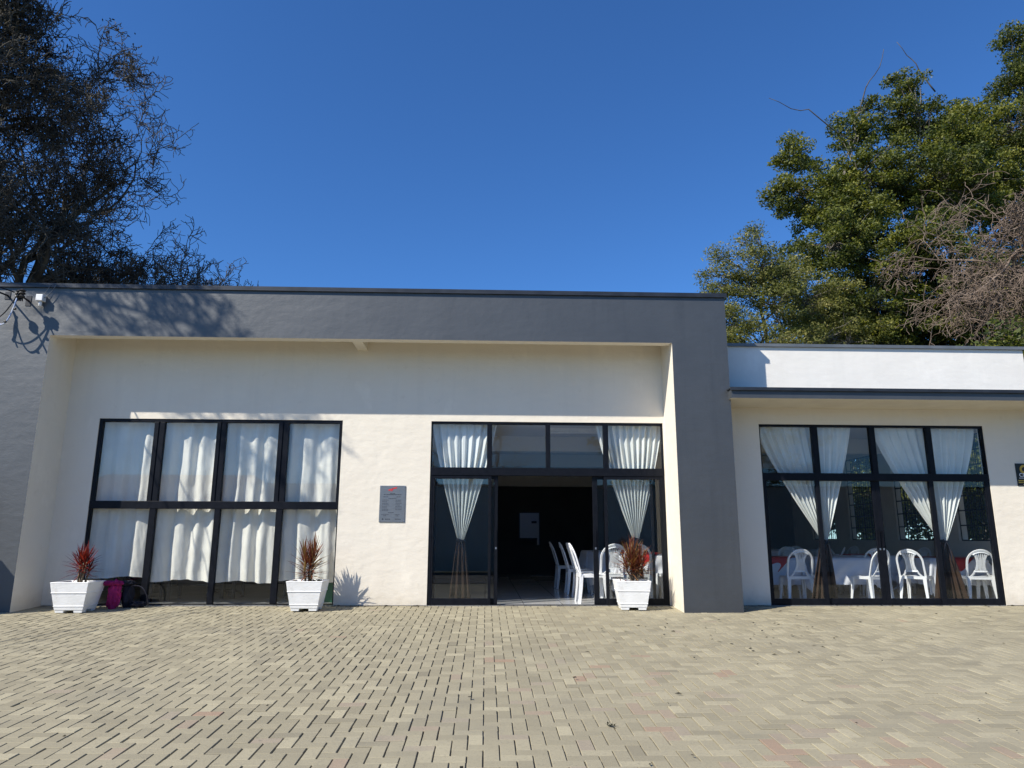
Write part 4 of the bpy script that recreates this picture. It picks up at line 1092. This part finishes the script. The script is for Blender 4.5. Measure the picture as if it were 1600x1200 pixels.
PB = dict(seg=[12, 9, 7, 6, 4, 3], wob=[.17, .26, .30, .32, .34, .35], lift=[.03, .05, .05, .05, .05, .04], taper=[.12, .15, .2, .3, .4, .5],
          sides=[8, 6, 5, 4, 3, 3], n=[11, 8, 7, 5, 4, 0], start=[.25, .2, .15, .1, .1, 0], ang=[(35, 70), (35, 75), (30, 75), (30, 80), (30, 80), (0, 0)],
          len=[.58, .60, .62, .66, .6, .6], rad=[.55, .55, .55, .6, .65, .6])
gbt = 'bare winter trees on the left'
bare_tree('big bare mossy tree filling the sky behind the left roof', (-12.6, 7.5, 0),
          [((.2, 0, 4), (.22, -.1, 1), 7.2, .26), ((.2, 0, 4.5), (-.3, .1, 1), 7.2, .24), ((.3, 0, 5), (.8, -.1, .6), 3.9, .17), ((.2, 0, 5.5), (.52, .2, .85), 5.0, .16), ((.1, 0, 4.6), (-.9, 0, .6), 5, .16), ((.3, 0, 5.5), (.25, -.6, .9), 5.5, .15), ((.3, 0, 5.0), (.8, .1, .25), 3.6, .13)],
          PB, 4, M['darktwig'], 1300, .08, 21, gbt, ((.2, 0, 4.6), .36), M['mossleaf'], .05)
PC = dict(PB); PC['n'] = [11, 8, 7, 5, 4, 0]
bare_tree('lower spreading bare tree just above the roof line on the left', (-11.4, 9.5, 0),
          [((0, 0, 3.5), (.45, 0, .9), 5.4, .16), ((0, 0, 3.6), (.75, .1, .75), 6.0, .14), ((0, 0, 3.6), (.85, -.1, .66), 5.9, .13), ((0, 0, 3.4), (-.3, 0, 1), 5, .16), ((0, 0, 3.6), (.2, -.3, 1), 5.6, .14)],
          PC, 4, M['darktwig'], 700, .075, 33, gbt, ((0, 0, 3.6), .22), M['mossleaf'], .05)
PA = dict(PB); PA['n'] = [11, 10, 8, 7, 4, 0]
bare_tree('bare tree with drying leaves whose boughs cross the top left corner', (-14.2, 3.2, 0),
          [((.2, 0, 7.2), (.62, -.05, .60), 6.0, .15), ((.2, 0, 7.6), (.45, -.1, .85), 6.0, .15), ((0, 0, 7.0), (-.2, .2, 1), 6.5, .18), ((0.2, 0, 7.0), (.80, 0, .22), 4.6, .11)],
          PA, 4, M['darktwig'], 16000, .10, 41, gbt, ((0, 0, 7.4), .30), M['deadleaf'], .05)
PE = dict(PB); PE['n'] = [13, 8, 6, 4, 0, 0]; PE['lift'] = [.0, .02, .02, .02, .05, .04]; PE['wob'] = [.035, .16, .22, .28, .3, .3]; PE['len'] = [.30, .55, .55, .55, .6, .6]; PE['start'] = [.45, .15, .1, .1, .1, 0]
bare_tree('bare tree left of the yard whose shadow falls on the grey fascia', (-13.4, -4.0, gz(-4)),
          [((0, 0, 10.1), (1, 0, -.03), 4.9, .065), ((0, 0, 10.4), (1, .05, -.01), 4.6, .06), ((0, 0, 9.5), (-.5, .2, 1), 4, .14)],
          PE, 3, M['darktwig'], 500, .07, 43, gbt, ((0, 0, 9.9), .30), M['deadleaf'], .06)
FL = [(-16, 8, 4.5, 1.6), (-14.2, 8.6, 5.6, 1.4), (-12.3, 8.4, 5.8, 1.2), (-10.6, 9, 6.2, 1.1), (-9.0, 9.6, 6.5, .9), (-15.2, 8, 7.4, 1.2), (-13.2, 9, 7.8, .9), (-17, 8, 8.5, 1.3), (-12.0, 8.2, 7.2, .9)]
leafy_tree('dark dense evergreen mass under the bare trees', (-13.2, 9.4, 0), FL, M['mossleaf'], M['bark'], .10, .8, .2, None, clump_r=.4, nclump=16, seed=8, lpc=90, name='evergreen_tree')
PD = dict(PB); PD['n'] = [9, 8, 7, 5, 0, 0]; PD['lift'] = [.01]*6
bare_tree('far bare tree crown whose tips show right of the left trees', (-11.8, 20, 0),
          [((0, 0, 6), (.5, 0, .8), 4.9, .14), ((0, 0, 6), (-.3, 0, 1), 5, .14), ((0, 0, 6), (.9, 0, .5), 4.0, .12)], PD, 3, M['twig'], 900, .12, 55, gbt, ((0, 0, 6.2), .2), M['deadleaf'], .12)
# dry tangle of vines on the right
PV = dict(seg=[9, 7, 6, 5, 4, 3], wob=[.22, .28, .30, .32, .32, .35], lift=[-.05, -.08, -.10, -.10, -.08, 0], taper=[.4]*6, sides=[5, 4, 3, 3, 3, 3], n=[10, 8, 6, 4, 0, 0],
          start=[.1]*6, ang=[(30, 80)]*6, len=[.75, .65, .6, .6, .6, .6], rad=[.5, .55, .6, .7, .7, .7])
PV['taper'] = [.4]*6
bare_tree('tangle of dry brown vine twigs in front of the green trees', (15.6, 6.5, 0),
          [((0, 0, 9.0), (-1, .1, .15), 3.6, .045), ((0, .3, 8.0), (-1, .1, .2), 3.8, .045), ((0, 0, 9.2), (-1, 0, .25), 2.4, .045), ((0, .2, 8.6), (-1, .1, -.05), 3.0, .045), ((0, 0, 8.0), (-1, -.1, -.2), 2.4, .04), ((0, 0, 9.6), (-.8, .1, .5), 1.8, .04), ((.2, 0, 7.4), (-1, .1, .2), 2.2, .04)],
          PV, 3, M['twig'], 0, .1, 61, None, ((0, 0, 9.6), .10), name='dry_vine')

# ------------------------------------------------------------------ across the street (seen in the glass)
gp = thing('shadow_post', 'unseen square post with pointed cap, added to shadow the left pier', 'shadow post', (-8.18, -1.72, gz(-1.72)))  # unseen post, added so its pointed shadow lands on the pier base
g = MB(); g.box(-.17, .17, -.17, .17, 0, 1.98); g.build('shaft', M['grey'], gp, bevel=.01)
g = MB(); g.frustum(0, 0, 1.98, 2.18, .20, .20, .01, .01); g.build('cap', M['grey'], gp)
zs = gz(-16)
sw_ = thing('street_wall', 'pale boundary wall across the street, seen mirrored in the glass', 'wall', (2, -25, zs))
g = MB(); g.box(-14, 26, -.1, .1, 0, 4.2); g.build('body', M['cream'], sw_)
g = MB(); g.box(-14.05, 26.05, -.16, .16, 4.2, 4.27); g.build('coping', M['capgrey'], sw_)
hs = thing('street_house', 'low house with tiled roof across the street', 'house', (-16, -29, zs))
g = MB(); g.box(-7, 5, -4, 4, 0, 3.2); g.build('wall', M['white'], hs)
g = MB(); g.add([(-7.5, -4.5, 3.1), (5.5, -4.5, 3.1), (5.5, 4.5, 3.1), (-7.5, 4.5, 3.1), (-5, 0, 5), (3, 0, 5)], [(0, 1, 5, 4), (2, 3, 4, 5), (1, 2, 5), (3, 0, 4), (3, 2, 1, 0)]); g.build('roof', M['tile'], hs)
leafy_tree('dark leafy tree across the street', (9, -27, zs), [(9, -27, 4.5, 2.2), (10.5, -27, 6, 1.8), (7.5, -27, 5.6, 1.6), (13, -28, 5.0, 2.4), (16, -28, 5.5, 2.4), (11.5, -27.5, 3.5, 2.0)], M['leaf'], M['bark'], .22, .5, .25, None, clump_r=.7, nclump=7, seed=12, name='street_tree')
PS = dict(PB); PS['n'] = [7, 6, 5, 0, 0, 0]
bare_tree('bare tree across the street', (-1, -27, zs), [((0, 0, 3), (.2, 0, 1), 6, .16), ((0, 0, 3), (-.6, 0, .9), 5, .13), ((0, 0, 3.4), (.7, 0, .8), 5, .12)], PS, 3, M['bark'], 0, .1, 71, None, ((0, 0, 3.4), .22), name='street_tree')
pl = thing('utility_pole', 'concrete utility pole by the street carrying the service wires', 'utility pole', (-16.2, -17.7, zs))
g = MB(); g.tube([(0, 0, 0), (0, 0, 9)], [.16, .10], 14); g.build('shaft', M['roof'], pl, smooth=True)
g = MB(); g.box(-.9, .9, -.05, .05, 8.3, 8.42); g.build('crossarm', M['bark'], pl)
g = MB()
for k in range(3): g.tube(arc((-.8+.8*k, 0, 8.5), (60-.8+.8*k, -.5, 8.5), 1.1, 40), .012, 4)
g.build('wire', M['wire'], pl)
print('objects', len(bpy.data.objects), 'faces', sum(len(o.data.polygons) for o in bpy.data.objects if o.type == 'MESH'))
